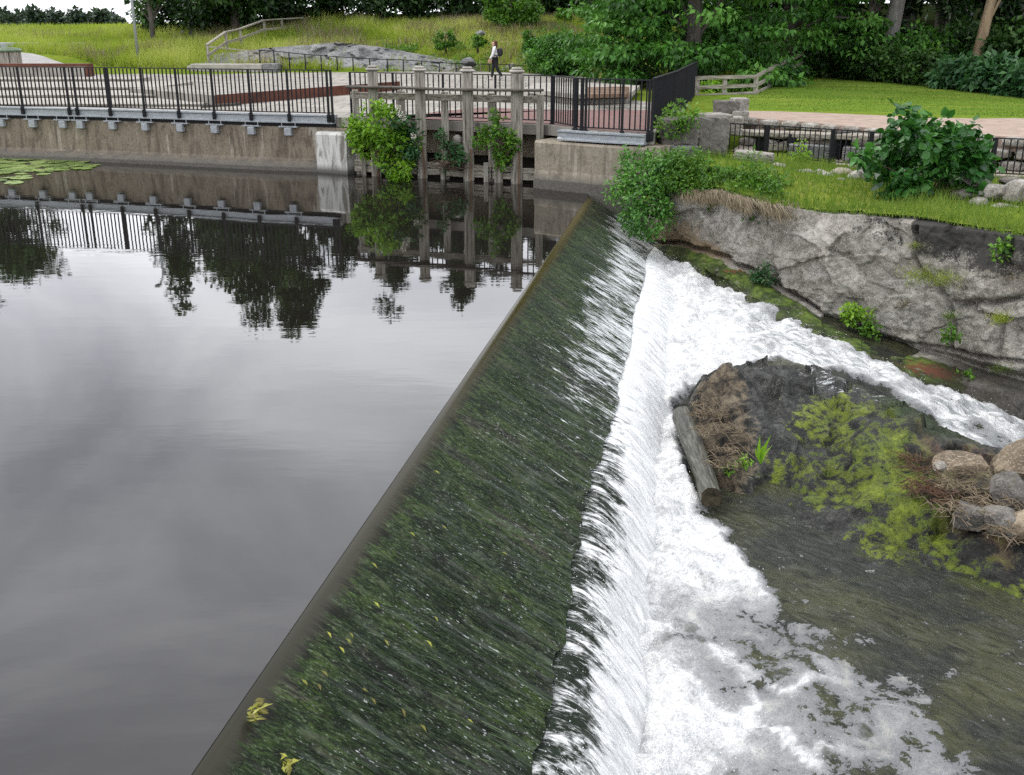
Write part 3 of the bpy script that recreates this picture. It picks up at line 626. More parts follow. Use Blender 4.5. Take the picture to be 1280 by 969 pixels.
def front_y(x):
    xs = np.concatenate([WALL[:, 0], GATE[1:, 0], ABUT[:, 0], PATHF[:, 0]]); ys = np.concatenate([WALL[:, 1], GATE[1:, 1]+1, ABUT[:, 1], PATHF[:, 1]])
    return np.interp(x, xs, ys)
def ground_z(x, y):
    x = np.asarray(x, float); y = np.asarray(y, float)
    z = GT(np.clip(x, -110, 80), np.clip(y, 20, 108))
    z = z+.25*(fbm(x*.35, y*.35, 0, 4, 81)-.5)*sstep(44, 50, y)
    far = sstep(85, 150, np.hypot(x*.8, y)) ; z = z*(1-far)+(3.3+.6*(fbm(x*.01, y*.01, 0, 3, 5)-.5))*far
    fy = front_y(x); k = sstep(fy+.5, fy+1.4, y)
    side = sstep(-55, -70, x)
    k = np.maximum(k, side*sstep(-60, -75, x))
    return -3.2*(1-k)+z*k
PLZ_BACK = [(-34, 48.5), (-17.5, 48.0), (-12, 47.5), (-6, 47), (-1, 46.6), (3.5, 46), (6.2, 41), (6.45, 36.6)]
xs = np.concatenate([[-2500, -1200, -600, -350, -220, -150, -115], np.arange(-95, 70, .9), [80, 100, 140, 220, 400, 800, 1600, 2500]])
ys = np.concatenate([[-1500, -400, -120, -50, -20, 0, 10, 15], np.arange(18, 100, .75), [104, 112, 125, 145, 180, 230, 320, 500, 900, 1800, 4000]])
X, Y = np.meshgrid(xs, ys, indexing='ij'); Z = ground_z(X, Y)
lawnpoly = [PY(915, 137, 30.7)[:2], PY(1100, 141, 29.4)[:2], PY(1280, 148, 27.6)[:2], PY(1500, 160, 25)[:2], PY(1500, 138, 35)[:2], PY(1280, 122, 37)[:2], PY(1100, 104, 42)[:2], PY(1000, 93, 46)[:2], PY(930, 118, 36)[:2], PY(880, 130, 33)[:2]]
lawn = sstep(-.8, .4, poly_dist(X, Y, lawnpoly))
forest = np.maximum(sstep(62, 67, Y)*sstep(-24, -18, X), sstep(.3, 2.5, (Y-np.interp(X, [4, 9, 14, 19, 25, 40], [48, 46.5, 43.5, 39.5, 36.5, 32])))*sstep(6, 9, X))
dry = .80*fbm(X*.4, Y*.4, 0, 4, 91)*sstep(-12, -4, X)*sstep(8, 3, X)+.5*sstep(50.5, 48, Y)*sstep(47, 48, Y)*sstep(-14, -17, X)
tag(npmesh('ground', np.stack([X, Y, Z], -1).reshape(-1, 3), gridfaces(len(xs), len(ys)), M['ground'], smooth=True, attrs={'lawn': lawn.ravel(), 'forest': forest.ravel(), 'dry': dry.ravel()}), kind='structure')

plaza = [tuple(p+np.array((0, .12))) for p in WALL]+[(-4.1, 27.2), (.9, 24.75), (1.85, 23.25), (3.05, 22.6)]+[(6.45, 36.6)]+PLZ_BACK[::-1][1:]
plaza = plaza+[(-40, 48.5)]
mb = MB(); mb.prism(plaza, 1.12, ZD-.02); tag(mb.build('plaza_pavement', M['paving']), kind='structure')
def ramp_z(y): return 1.352+np.maximum(0, np.asarray(y)-40)*.0305
rb = [(-36, 51.2), (-16, 51.2), (-12, 51), (-6, 50.8), (-1, 50.4), (2.5, 48.5), (5.0, 43.5)]
mb = MB(); nb = len(rb); mb.add([(x, 40, 1.356) for x, y in rb]+[(x, y, float(ramp_z(y))) for x, y in rb], [(i, i+1, nb+i+1, nb+i) for i in range(nb-1)])
tag(mb.build('upper_pavement', M['paving']), kind='structure')

mb = MB(); mb.prism([(-4.0, 27.45), (.95, 24.95), (1.9, 23.42), (2.95, 22.72), P(818, 137, ZD)[:2], P(700, 137, ZD)[:2], P(600, 134, ZD)[:2], P(545, 139, ZD)[:2], P(500, 148, ZD)[:2]], ZD-.018, ZD-.012)
tag(mb.build('brick_pavement', M['brick_paving']), kind='structure')
mb = MB(); mb.prism([tuple(p) for p in PATHF]+[tuple(p) for p in PATHB[::-1]], 1.0, 1.3); tag(mb.build('gravel_path', M['gravel']), kind='structure')
# pale road in the left distance
rd = []
for u0, u1, v in [(-200, -10, 78), (-200, 130, 76.5), (-200, 96, 70), (-200, 60, 66.5)]:
    rd.append((PY(u0, v, 60), PY(u1, v, 60)))
RX = np.linspace(0, 1, 26)[:, None]; RY = np.linspace(0, 1, 8)[None]
x0 = -48+0*RX; x1 = np.interp(RY, [0, .5, 1], [-20.5, -23.5, -27.5]); X = x0+(x1-x0)*RX; Y = 50.0+RY*7.0+0*RX
tag(npmesh('road', np.stack([X, Y, ground_z(X, Y)+.10], -1).reshape(-1, 3), gridfaces(26, 8), M['asphalt'], smooth=True), kind='structure')

# ================================================================ CURVED CONCRETE WALL WITH STEEL EDGE AND RAILING
def resample(pl, step):
    pl = np.array(pl, float); d = np.concatenate([[0], np.cumsum(np.hypot(*np.diff(pl[:, :2], axis=0).T))])
    n = max(2, int(round(d[-1]/step))+1); t = np.linspace(0, d[-1], n)
    return np.stack([np.interp(t, d, pl[:, k]) for k in range(pl.shape[1])], 1)
def normals(pl):
    t = np.gradient(pl[:, :2], axis=0); t /= np.hypot(*t.T)[:, None]; return np.stack([t[:, 1], -t[:, 0]], 1)    # to the right of travel = towards the water
def sweep(name, pl, prof, material, parent=None, smooth=False):
    """profile (offset towards water, z) swept along a plan line, closed and capped"""
    n = normals(pl); k = len(prof)
    V = np.array([[(p[0]+n[i, 0]*o, p[1]+n[i, 1]*o, z) for o, z in prof] for i, p in enumerate(pl)]).reshape(-1, 3)
    m = MB(); fs = []
    for i in range(len(pl)-1):
        for j in range(k): fs.append((i*k+j, i*k+(j+1) % k, (i+1)*k+(j+1) % k, (i+1)*k+j))
    fs += [tuple(range(k)), tuple(range((len(pl)-1)*k, len(pl)*k))]
    m.add(V, fs); return m.build(name, material, parent, smooth=smooth)
WR = resample(WALL, .5)
cw = thing('concrete_wall', 'long curved stained concrete wall along the far edge of the pond', 'wall', (-11, 29.2, 0))
sweep('wall_face', WR, [(0, -2.2), (.30, -2.2), (.26, .10), (.16, .19), (.05, .24), (.0, .30), (-.02, 1.06), (-.05, 1.10), (-.5, 1.10), (-.5, -2.2)], M['concrete'], cw)
eb = thing('edge_beam', 'grey galvanised steel edge beam on top of the curved wall', 'beam', (-11, 29.2, 1.2))
EL = WR[:-1]
sweep('channel', EL, [(.02, 1.20), (.06, 1.20), (.06, 1.235), (.02, 1.26), (.02, 1.36), (.06, 1.385), (.06, 1.42), (-.2, 1.42), (-.2, 1.20)], M['galv'], eb)
sweep('shadow_gap', EL, [(-.06, 1.105), (-.06, 1.197), (-.4, 1.197), (-.4, 1.105)], M['black_steel'], eb)
# points where the fence posts stand, found along the wall
def on_line(pl, u, z):                 # plan point of a line seen at image column u
    best = min(range(len(pl)*40-40), key=lambda i: abs(_col(pl, i/40, z)-u)); t = best/40; i = int(t); f = t-i
    return pl[i]*(1-f)+pl[i+1]*f
def _col(pl, t, z):
    i = min(int(t), len(pl)-2); f = t-i; p = pl[i]*(1-f)+pl[i+1]*f
    x, y, zz = p[0], p[1], z-CAM_H; dep = y*_cp-zz*_sp; return 640+FPX*x/dep
POSTU = [-42, 29, 87, 97, 138, 181, 224, 268, 314, 362, 411, 432]
BRKU = [3, 42, 80, 102, 142, 183, 227, 270, 316, 362]
nE = normals(WR)
for i, u in enumerate(BRKU):
    p = on_line(EL, u, 1.1); j = int(np.argmin(np.hypot(*(WR-p).T))); t = np.array((-nE[j, 1], nE[j, 0])); q = p+nE[j]*.07; a = math.atan2(t[1], t[0])
    if i == 0:
        m = MB(); m.box((0, 0, -.05), (.20, .14, .20), bev=.015); m.box((0, .01, .075), (.52, .10, .03)); m.tube([(-.19, .02, .09), (-.19, .02, .2)], .012, 6); m.tube([(.19, .02, .09), (.19, .02, .2)], .012, 6); m.v = [tuple(np.array(v_)+np.array(eb.location)) for v_ in m.v]
        pb = m.build('bracket', M['galv'], eb); pb.location = Vector((q[0], q[1], 1.03))-eb.location; pb.rotation_euler.z = a
    else: dup(pb, eb, Vector((q[0], q[1], 1.03))-eb.location, (0, 0, a))
# railing builder
BAL_ME = {}
def railing(name, label, pl, postpts, z0, h, spacing=.125, group=None, gap=.10, post=.055, foot=True, cat='railing', balw=.03):
    c = pl.mean(0); t = thing(name, label, cat, (c[0], c[1], z0), group)
    for nm, z in (('top_rail', z0+h), ('bottom_rail', z0+gap)):
        sweep(nm, pl, [(-.025, z-.012), (.025, z-.012), (.025, z+.012), (-.025, z+.012)], M['black_steel'], t)
    hb = h-gap-.03
    key = (round(hb, 3), balw)
    dens_ = resample(pl, spacing)
    posts = np.array([[p[0], p[1]] for p in postpts])
    first = None
    for p in dens_[1:-1]:
        if len(posts) and np.hypot(*(posts-p[:2]).T).min() < spacing*.45: continue
        lc = Vector((p[0]-c[0], p[1]-c[1], gap+.012+hb/2))
        if first is None:
            m = MB(); m.box((c[0], c[1], z0), (balw, balw, hb)); first = m.build('baluster', M['black_steel'], t); first.location = lc
        else: dup(first, t, lc)
    first = None
    for p in posts:
        lc = Vector((p[0]-c[0], p[1]-c[1], 0))
        if first is None:
            m = MB(); m.box((c[0], c[1], z0+(h-.13)/2), (post, post, h+.15)); 
            if foot: m.box((c[0], c[1]-.03, z0-.03), (post*1.6, .10, .20), bev=.01); m.box((c[0], c[1]-.085, z0+.0), (.03, .02, .03)); m.box((c[0], c[1]-.085, z0-.08), (.03, .02, .03))
            first = m.build('post', M['black_steel'], t); first.location = lc
        else: dup(first, t, lc)
    return t
RL = EL+normals(EL)*.03
RLv = np.array([p for p in RL if p[0] > -17.5])
railing('railing', 'long black steel railing curving along the top of the pond wall', RLv, [on_line(RL, u, ZD) for u in POSTU], ZD, 1.14, .125)

# pier at the end of the wall
pier = thing('concrete_pier', 'white streaked concrete pier beside the left end of the timber sluice', 'pier', (-4.6, 26.8, 0))
b = NB('lime_streaked_concrete'); n1 = b.noise(b.pos((3.5, 3.5, .9)), 1.3, 6, .65, .6); n2 = b.noise(b.pos(), 6, 6, .7)
c = b.mix(b.ramp(n1, [(.40, 0.), (.54, 1.)]), b.ramp(n2, [(.3, (.13, .12, .10)), (.7, (.27, .255, .22))]), (.60, .59, .55))
sep = b.n('ShaderNodeSeparateXYZ'); b.l(b.g.outputs['Position'], sep.inputs[0])
c = b.mix(b.ramp(sep.outputs[2], [(.05, 1.), (.22, 0.)]), c, (.12, .115, .10))
M['lime'] = b.done(b.pbr(c, .85, b.bump(n2, .5, .02), .25))
sweep('pier_block', np.array([(-4.93, 27.02), (-4.08, 26.56)]), [(.22, -2), (.20, .95), (.14, 1.02), (-.5, 1.02), (-.5, -2)], M['lime'], pier)
# right abutment
ab = thing('concrete_abutment', 'cracked tan concrete abutment right of the timber sluice', 'wall', (1.6, 23.3, 0))
AB = resample(np.concatenate([ABUT, [(3.12, 22.3)]]), .2)
kz = np.linspace(-2, 1.03, 16); ko = .03*(fbm(kz*2.2, 3., 0, 4, 12)-.5)+np.where(kz < .42, .05, 0)
sweep('wall_face', AB, [(o, z) for o, z in zip(ko, kz)]+[(-.04, 1.08), (-.7, 1.08), (-.7, -2)], M['concrete_pale'], ab)
sweep('cap', np.array([(3.13, 22.29), (3.6, 22.9)]), [(.0, -1.5), (.0, 1.10), (-.35, 1.10), (-.35, -1.5)], M['concrete_pale'], ab)
AB2 = np.array([(1.05, 23.72), (1.8, 23.15), (2.85, 22.52)])
eb2 = thing('edge_beam', 'short galvanised steel beam under the black railing at the abutment corner', 'beam', (2, 23, 1.2))
sweep('channel', AB2, [(.02, 1.12), (.06, 1.12), (.06, 1.15), (.02, 1.18), (.02, 1.27), (.06, 1.30), (.06, 1.335), (-.2, 1.335), (-.2, 1.12)], M['galv'], eb2)

# ================================================================ TIMBER SLUICE
sg = thing('timber_sluice', 'weathered grey timber sluice frame with four tall capped posts standing in the pond', 'sluice gate', (-1.6, 25.8, 0))
GL = lambda X: np.interp(X, [-4.2, -2.25, .13, .7], [26.45, 25.75, 24.75, 24.5])
def colX(u, z, Yf):                     # X on the frame line at image column u
    Y = 25.5
    for _ in range(5): p = PY(u, 150, Y); Y = float(Yf(p[0]))
    return p[0], Y
tall = [468, 526, 585, 646]; short = [446, 503, 556, 615, 675]
for i, u in enumerate(tall):
    x, y = colX(u, 0, GL); m = MB(); m.box((x, y, .85), (.24, .24, 3.35), bev=.02, rz=.2)
    po = m.build('tall_post', M['old_wood'], sg)
    m = MB(); m.box((x, y, 2.56), (.32, .32, .07), bev=.03, rz=.2); m.box((x, y, 2.62), (.22, .22, .06), bev=.04, rz=.2); m.build('cap', M['pale_stone'], po)
    m = MB(); m.box((x+.055, y-.128, .34), (.055, .012, .85)); m.build('rust_streak', M['rust_wood'], po)
for i, u in enumerate(short):
    x, y = colX(u, 0, lambda X: GL(X)+.22); m = MB(); wd = .17 if i not in (0, 4) else .15
    m.box((x, y, .75), (wd, .16, 2.62), bev=.015, rz=.2, rot=Matrix.Rotation(.2, 3, 'Z') @ Matrix.Rotation(random.uniform(-.012, .012), 3, 'Y'))
    m.build('short_post', M['old_wood'], sg)
x0, y0 = colX(437, 0, lambda X: GL(X)-.13); x1, y1 = colX(678, 0, lambda X: GL(X)-.13)
nseg = 4
for i in range(nseg):
    a, b_ = i/nseg, (i+1)/nseg-.004
    m = MB(); m.bar((x0+(x1-x0)*a, y0+(y1-y0)*a, 2.145+.012*math.sin(i*2)), (x0+(x1-x0)*b_, y0+(y1-y0)*b_, 2.145+.012*math.sin(i*2+2)), .30, .055, bev=.012); m.build('cap_plank', M['dark_wood'], sg)
x0, y0 = colX(440, 0, lambda X: GL(X)+.17); x1, y1 = colX(676, 0, lambda X: GL(X)+.17)
m = MB(); m.bar((x0, y0, 1.93), (x1, y1, 1.93), .07, .16, bev=.01); m.build('cross_beam', M['old_wood_h'], sg)
# low boards between the posts at the waterline
cols = [440, 468, 503, 526, 556, 585, 615, 646, 672]
for i in range(len(cols)-1):
    xa, ya = colX(cols[i]+1, 0, lambda X: GL(X)+.05); xb, yb = colX(cols[i+1]-1, 0, lambda X: GL(X)+.05)
    for z, th in ((.31, .13), (.155, .15)):
        m = MB(); m.bar((xa, ya, z+random.uniform(-.015, .015)), (xb, yb, z+random.uniform(-.015, .015)), .09, th, bev=.012); m.build('board', M['old_wood_h'], sg)
for u in (452, 552, 607, 623):
    x, y = colX(u, 0, lambda X: GL(X)-.06); m = MB(); m.box((x, y, .13), (.11 if u != 623 else .2, .05, .66), bev=.01, rz=.2); m.build('stub_board', M['old_wood'], sg)
# dark back of the sluice: concrete sill wall with openings below it
bk = thing('sluice_back_wall', 'shadowed concrete wall and dark openings behind the timber sluice', 'wall', (-1.6, 26.9, 0))
GB = np.array([(-4.2, 27.55), (.85, 25.35)])
sweep('lintel', GB, [(0, .52), (0, 1.14), (-.4, 1.14), (-.4, .52)], M['concrete'], bk)
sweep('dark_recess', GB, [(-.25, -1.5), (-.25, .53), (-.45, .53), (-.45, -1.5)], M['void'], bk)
eb3 = thing('edge_beam', 'long galvanised steel beam behind the sluice posts under the paving', 'beam', (-1.6, 26.9, 1.2))
GBp = np.array([(-4.2, 27.35), (1.02, 25.0)])
sweep('channel', GBp, [(.02, 1.12), (.06, 1.12), (.06, 1.15), (.02, 1.18), (.02, 1.27), (.06, 1.30), (.06, 1.335), (-.3, 1.335), (-.3, 1.12)], M['galv'], eb3)
m = MB(); m.tube([(-1.35, 26.03, .95), (-1.35, 25.9, .93), (-1.35, 25.9, .80)], .12, 10); tag(m.build('drain_pipe', M['pale_stone'], smooth=True), 'pale drain spout on the concrete wall behind the sluice posts', 'pipe')
GR = np.array([(-4.15, 27.4), (1.0, 25.08), (1.25, 24.2)])
railing('railing', 'black steel railing behind the timber sluice posts', np.array([(-4.15, 27.38), (.95, 25.07)]), [(-4.15, 27.38), (-3.0, 26.86), (-1.7, 26.27), (-.4, 25.68)], ZD-.04, 1.12, .15)
railing('railing', 'black steel railing between the sluice and the double gate post', np.array([(.95, 25.07), (1.52, 23.62)]), [(.95, 25.07), (1.42, 23.70), (1.56, 23.58)], ZD-.06, 1.14, .125, post=.08)
railing('railing', 'short black railing panel over the abutment up to the corner', np.array([(1.60, 23.52), (2.98, 22.6)]), [(1.64, 23.5), (2.40, 22.98), (2.93, 22.64)], ZD-.06, 1.14, .125)
RB = np.array([(3.0, 22.62), (4.2, 27.2), (6.2, 36.0)])
railing('railing', 'black railing running back from the abutment corner, seen almost end on', RB, [RB[0], (3.5, 24.55), (4.0, 26.4), (4.5, 28.5), (5.0, 30.7), (5.6, 33.3), RB[2]], ZD-.04, 1.16, .11, balw=.028)

# ================================================================ PLAZA FURNITURE
st = thing('stone_steps', 'low pale stone steps behind the left part of the railing', 'steps', (-16, 36, ZD))
for k, (ya, yb, za) in enumerate([(31.3, 34.2, .07), (34.25, 37.2, .16), (37.25, 41.5, .26), (41.55, 43.45, .36)]):
    xr = P(262-k*26, 130, ZD)[0]*(ya/31.3)
    m = MB(); m.box(((-36+xr)/2, (ya+yb)/2, ZD-.015+za/2), (xr+36, yb-ya, za), bev=.01); m.build('step', M['pale_stone'], st)
    m = MB(); m.box(((-36+xr)/2, ya-.03, ZD+za-.05), (xr+36-.1, .05, .05)); m.build('nosing', M['old_wood_h'], st)
lw = thing('low_wall', 'pale concrete wall with a red brown steel cap behind the left railing', 'wall', (-24, 44, ZD))
xr = P(110, 107, ZD)[0]
m = MB(); m.box(((-45+xr)/2, 43.8, ZD+.37), (xr+45, .5, .76)); m.build('wall_face', M['pale_stone'], lw)
m = MB(); m.box(((-45+xr)/2, 43.8, ZD+.80), (xr+45.06, .6, .10)); m.box((xr+.06, 43.8, ZD+.6), (.12, .62, .5)); m.build('cap', M['corten'], lw)
# raised terrace with a rust brown steel edge
A, B_ = P(270, 132, ZD), P(500, 112, ZD)
te = thing('raised_terrace', 'raised paved terrace edged by a long rust brown steel plate', 'terrace', (A[0], A[1], ZD))
dv = (B_-A)[:2]; dv /= np.hypot(*dv); nv = np.array((-dv[1], dv[0]))
L_ = np.hypot(*(B_-A)[:2]); npl = 7
for k in range(npl):
    a = A[:2]+dv*(L_*k/npl); b_ = A[:2]+dv*(L_*(k+1)/npl-.012)
    m = MB(); m.bar((*a, ZD+.14), (*b_, ZD+.14), .03, .32); m.build('edge_plate', M['corten'], te)
pg = [A[:2]+nv*.03, B_[:2]+nv*.03, B_[:2]+nv*4, A[:2]+nv*5.5+dv*2]
m = MB(); m.prism(pg, ZD-.015, ZD+.285); m.build('slab', M['paving'], te)
for (u0, v0, u1, v1, h, lb) in [(112, 109, 410, 91, .14, 'long dark strip for the shadow line of a terrace riser behind the left railing'), (240, 89, 330, 86, .2, 'short rust steel edging strip below the long grey stone block'), (252, 134, 300, 131, .08, 'short low steel strip at the left foot of the rust brown plate')]:  # the long first strip is a dark bar drawn for the terrace edge shadow
    a, b_ = P(u0, v0, ZD), P(u1, v1, ZD)
    m = MB(); m.bar((a[0], a[1], ZD+h/2-.02), (b_[0], b_[1], ZD+h/2-.02), .12, h, bev=.01); tag(m.build('edging_strip', M['corten'] if h > .15 else M['dark_wood']), lb, 'edging')
pf = thing('stone_platform', 'angular pale stone seat platform with a brown timber top behind the right railing', 'platform', (2.2, 33.5, ZD))
fr = [P(655, 118, ZD+.12)[:2], P(722, 126, ZD+.12)[:2], P(788, 124, ZD+.12)[:2], P(800, 107, ZD+.3)[:2], P(735, 103, ZD+.3)[:2], P(668, 104, ZD+.3)[:2]]
cx = np.mean(fr, 0)
m = MB(); m.prism([tuple(cx+(p-cx)*.93) for p in fr], ZD-.015, ZD+.13); m.build('base', M['pale_stone'], pf)
m = MB(); m.prism([tuple(p) for p in fr], ZD+.17, ZD+.30); m.build('top_slab', M['pale_stone'], pf)
m = MB(); m.prism([tuple(cx+(p-cx)*.9) for p in fr], ZD+.128, ZD+.172); m.build('shadow_joint', M['void'], pf)
for k in range(5):
    a = P(736, 117-k*1.9, ZD+.42); b_ = P(783, 116-k*1.9, ZD+.42); m = MB(); m.bar((a[0], a[1], ZD+.36), (b_[0], b_[1], ZD+.36), .42, .12, bev=.01); m.build('seat_board', M['rust_wood'], pf)
# lamp post, bin, guard rail, block
lp = PY(174, 83, 51.5)
ls = thing('lamp_post', 'thin grey steel lamp post rising behind the left railing', 'lamp post', (lp[0], lp[1], 1.9))
m = MB(); m.tube([(lp[0], lp[1], 1.5), (lp[0], lp[1], 8.5)], [.075, .05], 10); m.build('pole', M['galv'], ls, smooth=True)
m = MB(); m.tube([(lp[0], lp[1], 8.5), (lp[0], lp[1]-.6, 8.65)], .035, 8); m.box((lp[0], lp[1]-.8, 8.66), (.24, .55, .1), bev=.03); m.build('lamp_head', M['galv'], ls)
cx, cy = PY(4, 80, 46)[:2]
bn = thing('timber_bin', 'grey vertical board bin with a green lid at the left edge', 'bin', (cx, cy, 1.6))
for k in range(12):
    a = k/12*2*PI; m = MB(); m.box((cx+.72*math.cos(a), cy+.72*math.sin(a), 2.08), (.05, .355, 1.12), rz=a, bev=.01); m.build('board', M['old_wood'], bn)
M['green_lid'] = simple('green_lid', [(.3, (.05, .10, .05)), (.7, (.16, .20, .13))], 5, .6, .2)
m = MB(); m.tube([(cx, cy, 2.645), (cx, cy, 2.70), (cx, cy, 2.80)], [.82, .84, .70], 16); m.build('lid', M['green_lid'], bn)
gr = thing('guard_rail', 'galvanised guard rail beside the pale road at the left', 'guard rail', (-25, 58, 2.8))
a, b_ = PY(-60, 56.5, 58), PY(107, 57, 58)
m = MB(); m.bar(a, b_, .06, .28, bev=.03); m.build('rail', M['galv'], gr)
for f in np.linspace(.02, .98, 6):
    p = a+(b_-a)*f; m = MB(); m.box((p[0], p[1]+.08, p[2]-.4), (.1, .1, .9)); m.build('post', M['galv'], gr)
a = PY(240, 82, 50.2)
sb = thing('stone_block', 'long grey stone block step below the rock outcrop', 'stone block', (a[0]+2, a[1], 1.8))
m = MB(); m.box((a[0]+1.7, a[1], 1.83), (3.3, .9, .42), bev=.03); m.box((a[0]+.0, a[1]+.3, 1.8), (.5, .6, .3), bev=.03); m.build('lower_course', M['pale_stone'], sb)
m = MB(); m.box((a[0]+3.72, a[1]+.05, 1.83), (.74, .85, .46), bev=.03); m.build('end_stone', M['outcrop'], sb)
# wooden ramp handrail on the hill
hr = thing('wooden_handrail', 'grey two rail wooden handrail climbing the grassy slope', 'handrail', (-13, 52, 2))
HP = [(259, 75, 57, 51), (282, 59, 41, 54), (300, 56, 37, 56), (330, 40, 26, 60), (352, 38, 24.5, 62), (380, 36, 23, 64)]
for i, (u, vb, vt, Yp) in enumerate(HP):
    a, b_ = PY(u, vb, Yp), PY(u, vt, Yp); a[2] -= .3; m = MB(); m.box((b_[0], b_[1], (a[2]+b_[2])/2), (.11, .11, b_[2]-a[2])); m.build('post', M['old_wood'], hr)
    if i:
        u0, vb0, vt0, Y0 = HP[i-1]; p0 = PY(u0, vt0, Y0)
        m = MB(); m.bar(p0+np.array((0, -.07, .03)), PY(u, vt, Yp)+np.array((0, -.07, .03)), .14, .06); m.build('top_rail', M['old_wood_h'], hr)
        m = MB(); m.bar(p0+np.array((0, -.07, -.45)), PY(u, vt, Yp)+np.array((0, -.07, -.45)), .05, .12); m.build('mid_rail', M['old_wood_h'], hr)
p0, p1 = PY(259, 58, 51), PY(324, 65, 50.5)
m = MB(); m.bar(p0, p1, .06, .05); m.build('low_rail', M['old_wood_h'], hr)
# thin black rail in front of the outcrop
FP = [(324, 63), (342, 64), (361, 66), (381, 68), (401, 69.5), (421, 71), (441, 72.5), (462, 73.5), (484, 74.5), (504, 75), (527, 76.5), (549, 78.5), (570, 79.5), (591, 80), (612, 80.5), (637, 81), (662, 83)]
ir = thing('iron_rail', 'thin black iron rail in front of the grey rock outcrop', 'railing', (-6, 47, 2))
P0 = [PY(u, v, 50.5-.0012*(u-324)) for u, v in FP]
for i, p in enumerate(P0):
    m = MB(); m.box((p[0], p[1], p[2]-.45), (.05, .05, .95)); m.build('post', M['black_steel'], ir)
    if i: 
        m = MB(); m.bar(P0[i-1], p, .05, .035); m.build('top_rail', M['black_steel'], ir)
FB = np.array([PY(758, 100, 42)[:2], PY(835, 103, 39)[:2]])
railing('railing', 'black railing at the far right corner of the plaza in front of the big tree', FB, [FB[0], FB.mean(0), FB[1]], ZD-.05, 1.1, .2, foot=False)
# rail fence at the right
wf = thing('timber_rail_fence', 'grey two rail timber fence between the big tree and the lawn', 'fence', (8, 36, 1.3))
TF = [(871, 97, 121, 35.5), (905, 96, 119, 35.6), (944, 95.5, 117, 35.7), (961, 86, 109, 39), (1003, 67, 90, 46)]
for i, (u, vt, vb, Yp) in enumerate(TF[:4]):
    a, b_ = PY(u, vb, Yp), PY(u, vt, Yp); m = MB(); m.box((a[0], a[1], (a[2]+b_[2])/2-.1), (.13, .12, b_[2]-a[2]+.25)); m.build('post', M['old_wood'], wf)
for i in range(4):
    (u0, t0, b0_, Y0), (u1, t1, b1_, Y1) = TF[i], TF[i+1]
    for nm, f in (('top_rail', .02), ('mid_rail', .52), ('bottom_rail', .97)):
        pa, pb_ = PY(u0, t0+(b0_-t0)*f, Y0), PY(u1, t1+(b1_-t1)*f, Y1); pa[1] -= .09; pb_[1] -= .09
        m = MB(); m.bar(pa, pb_, .05, .12); m.build(nm, M['old_wood_h'], wf)

# ================================================================ ROCK WALL, BANK, MASONRY
def proj(p):
    x, y, z = p[..., 0], p[..., 1], p[..., 2]-CAM_H; dep = y*_cp-z*_sp; up = y*_sp+z*_cp
    return 640+FPX*x/dep, 484.5-FPX*up/dep
ST = [  # top, rock foot, water foot of the wall: picture column/row and distance
    ((812, 250, 22.0), (812, 305, 21.9), (812, 330, 21.5)), ((845, 236, 21.1), (845, 305, 20.9), (850, 338, 20.2)), ((900, 236, 20.1), (900, 322, 19.8), (905, 362, 18.9)), ((950, 250, 19.2), (958, 352, 18.9), (955, 395, 17.9)),
    ((1030, 264, 18.3), (1030, 398, 17.9), (1030, 440, 16.9)), ((1100, 268, 17.5), (1100, 430, 17.1), (1088, 476, 16.1)), ((1190, 278, 16.6), (1190, 455, 16.2), (1180, 504, 15.1)), ((1280, 292, 15.7), (1280, 482, 15.2), (1290, 527, 14.3)), ((1420, 308, 14.6), (1420, 525, 14.1), (1425, 583, 13.3)), ((1640, 330, 13.2), (1640, 590, 12.7), (1620, 690, 11.6))]
SP = np.array([[PY(*q) for q in s_] for s_ in ST])
ns = 520; ta = np.linspace(0, len(ST)-1, ns)
for i_, s_ in enumerate(ST):
    if 1 <= i_ <= 8: SP[i_, 2] = PW(s_[2][0], s_[2][1])+np.array((.10, -.12, -.10))
def lerp_st(k): return np.stack([np.interp(ta, np.arange(len(ST)), SP[:, k, c]) for c in range(3)], 1)
top, mid, foot = (lerp_st(k) for k in range(3))
rows = []
nb1, nb2 = 110, 46
for j in range(nb1): f = j/(nb1-1); rows.append(top*(1-f)+mid*f)
for j in range(1, nb2): f = j/(nb2-1); q = mid*(1-f)+foot*f; q = q+np.array((0, 0, .10))*math.sin(f*PI); rows.append(q)
G = np.stack(rows, 1); hb = np.concatenate([np.linspace(0, 1, nb1), 1+np.linspace(0, 1, nb2)[1:]])[None]+0*ta[:, None]
ar = np.concatenate([[0], np.cumsum(np.hypot(*np.diff(top[:, :2], axis=0).T))])[:, None]+0*hb
U, Vv = proj(G)
tn_ = np.gradient(top[:, :2], axis=0); tn_ /= np.hypot(*tn_.T)[:, None]
nrm = np.stack([tn_[:, 1], -tn_[:, 0], 0*tn_[:, 0]], 1)[:, None, :]
zz = G[..., 2]
disp = .14*(fbm(ar*.55, zz*.9, 0, 4, 101)-.5)+.08*(1-np.abs(2*fbm(ar*1.1+zz*.5, zz*2.0-ar*.35, 0, 4, 102)-1)-.65)+.06*(fbm(ar*4, zz*5, 0, 4, 103)-.5)+.025*(fbm(ar*13, zz*13, 0, 3, 104)-.5)
def pl_dist(px, py, pts):
    d = np.full(px.shape, 1e9)
    for (x0, y0), (x1, y1) in zip(pts[:-1], pts[1:]):
        ex, ey = x1-x0, y1-y0; t = np.clip(((px-x0)*ex+(py-y0)*ey)/(ex*ex+ey*ey), 0, 1); d = np.minimum(d, np.hypot(px-x0-t*ex, py-y0-t*ey))
    return d
wob = 7*(fbm(U*.045, Vv*.045, 0, 4, 105)-.5); wob2 = 7*(fbm(U*.045, Vv*.045, 7., 4, 106)-.5)
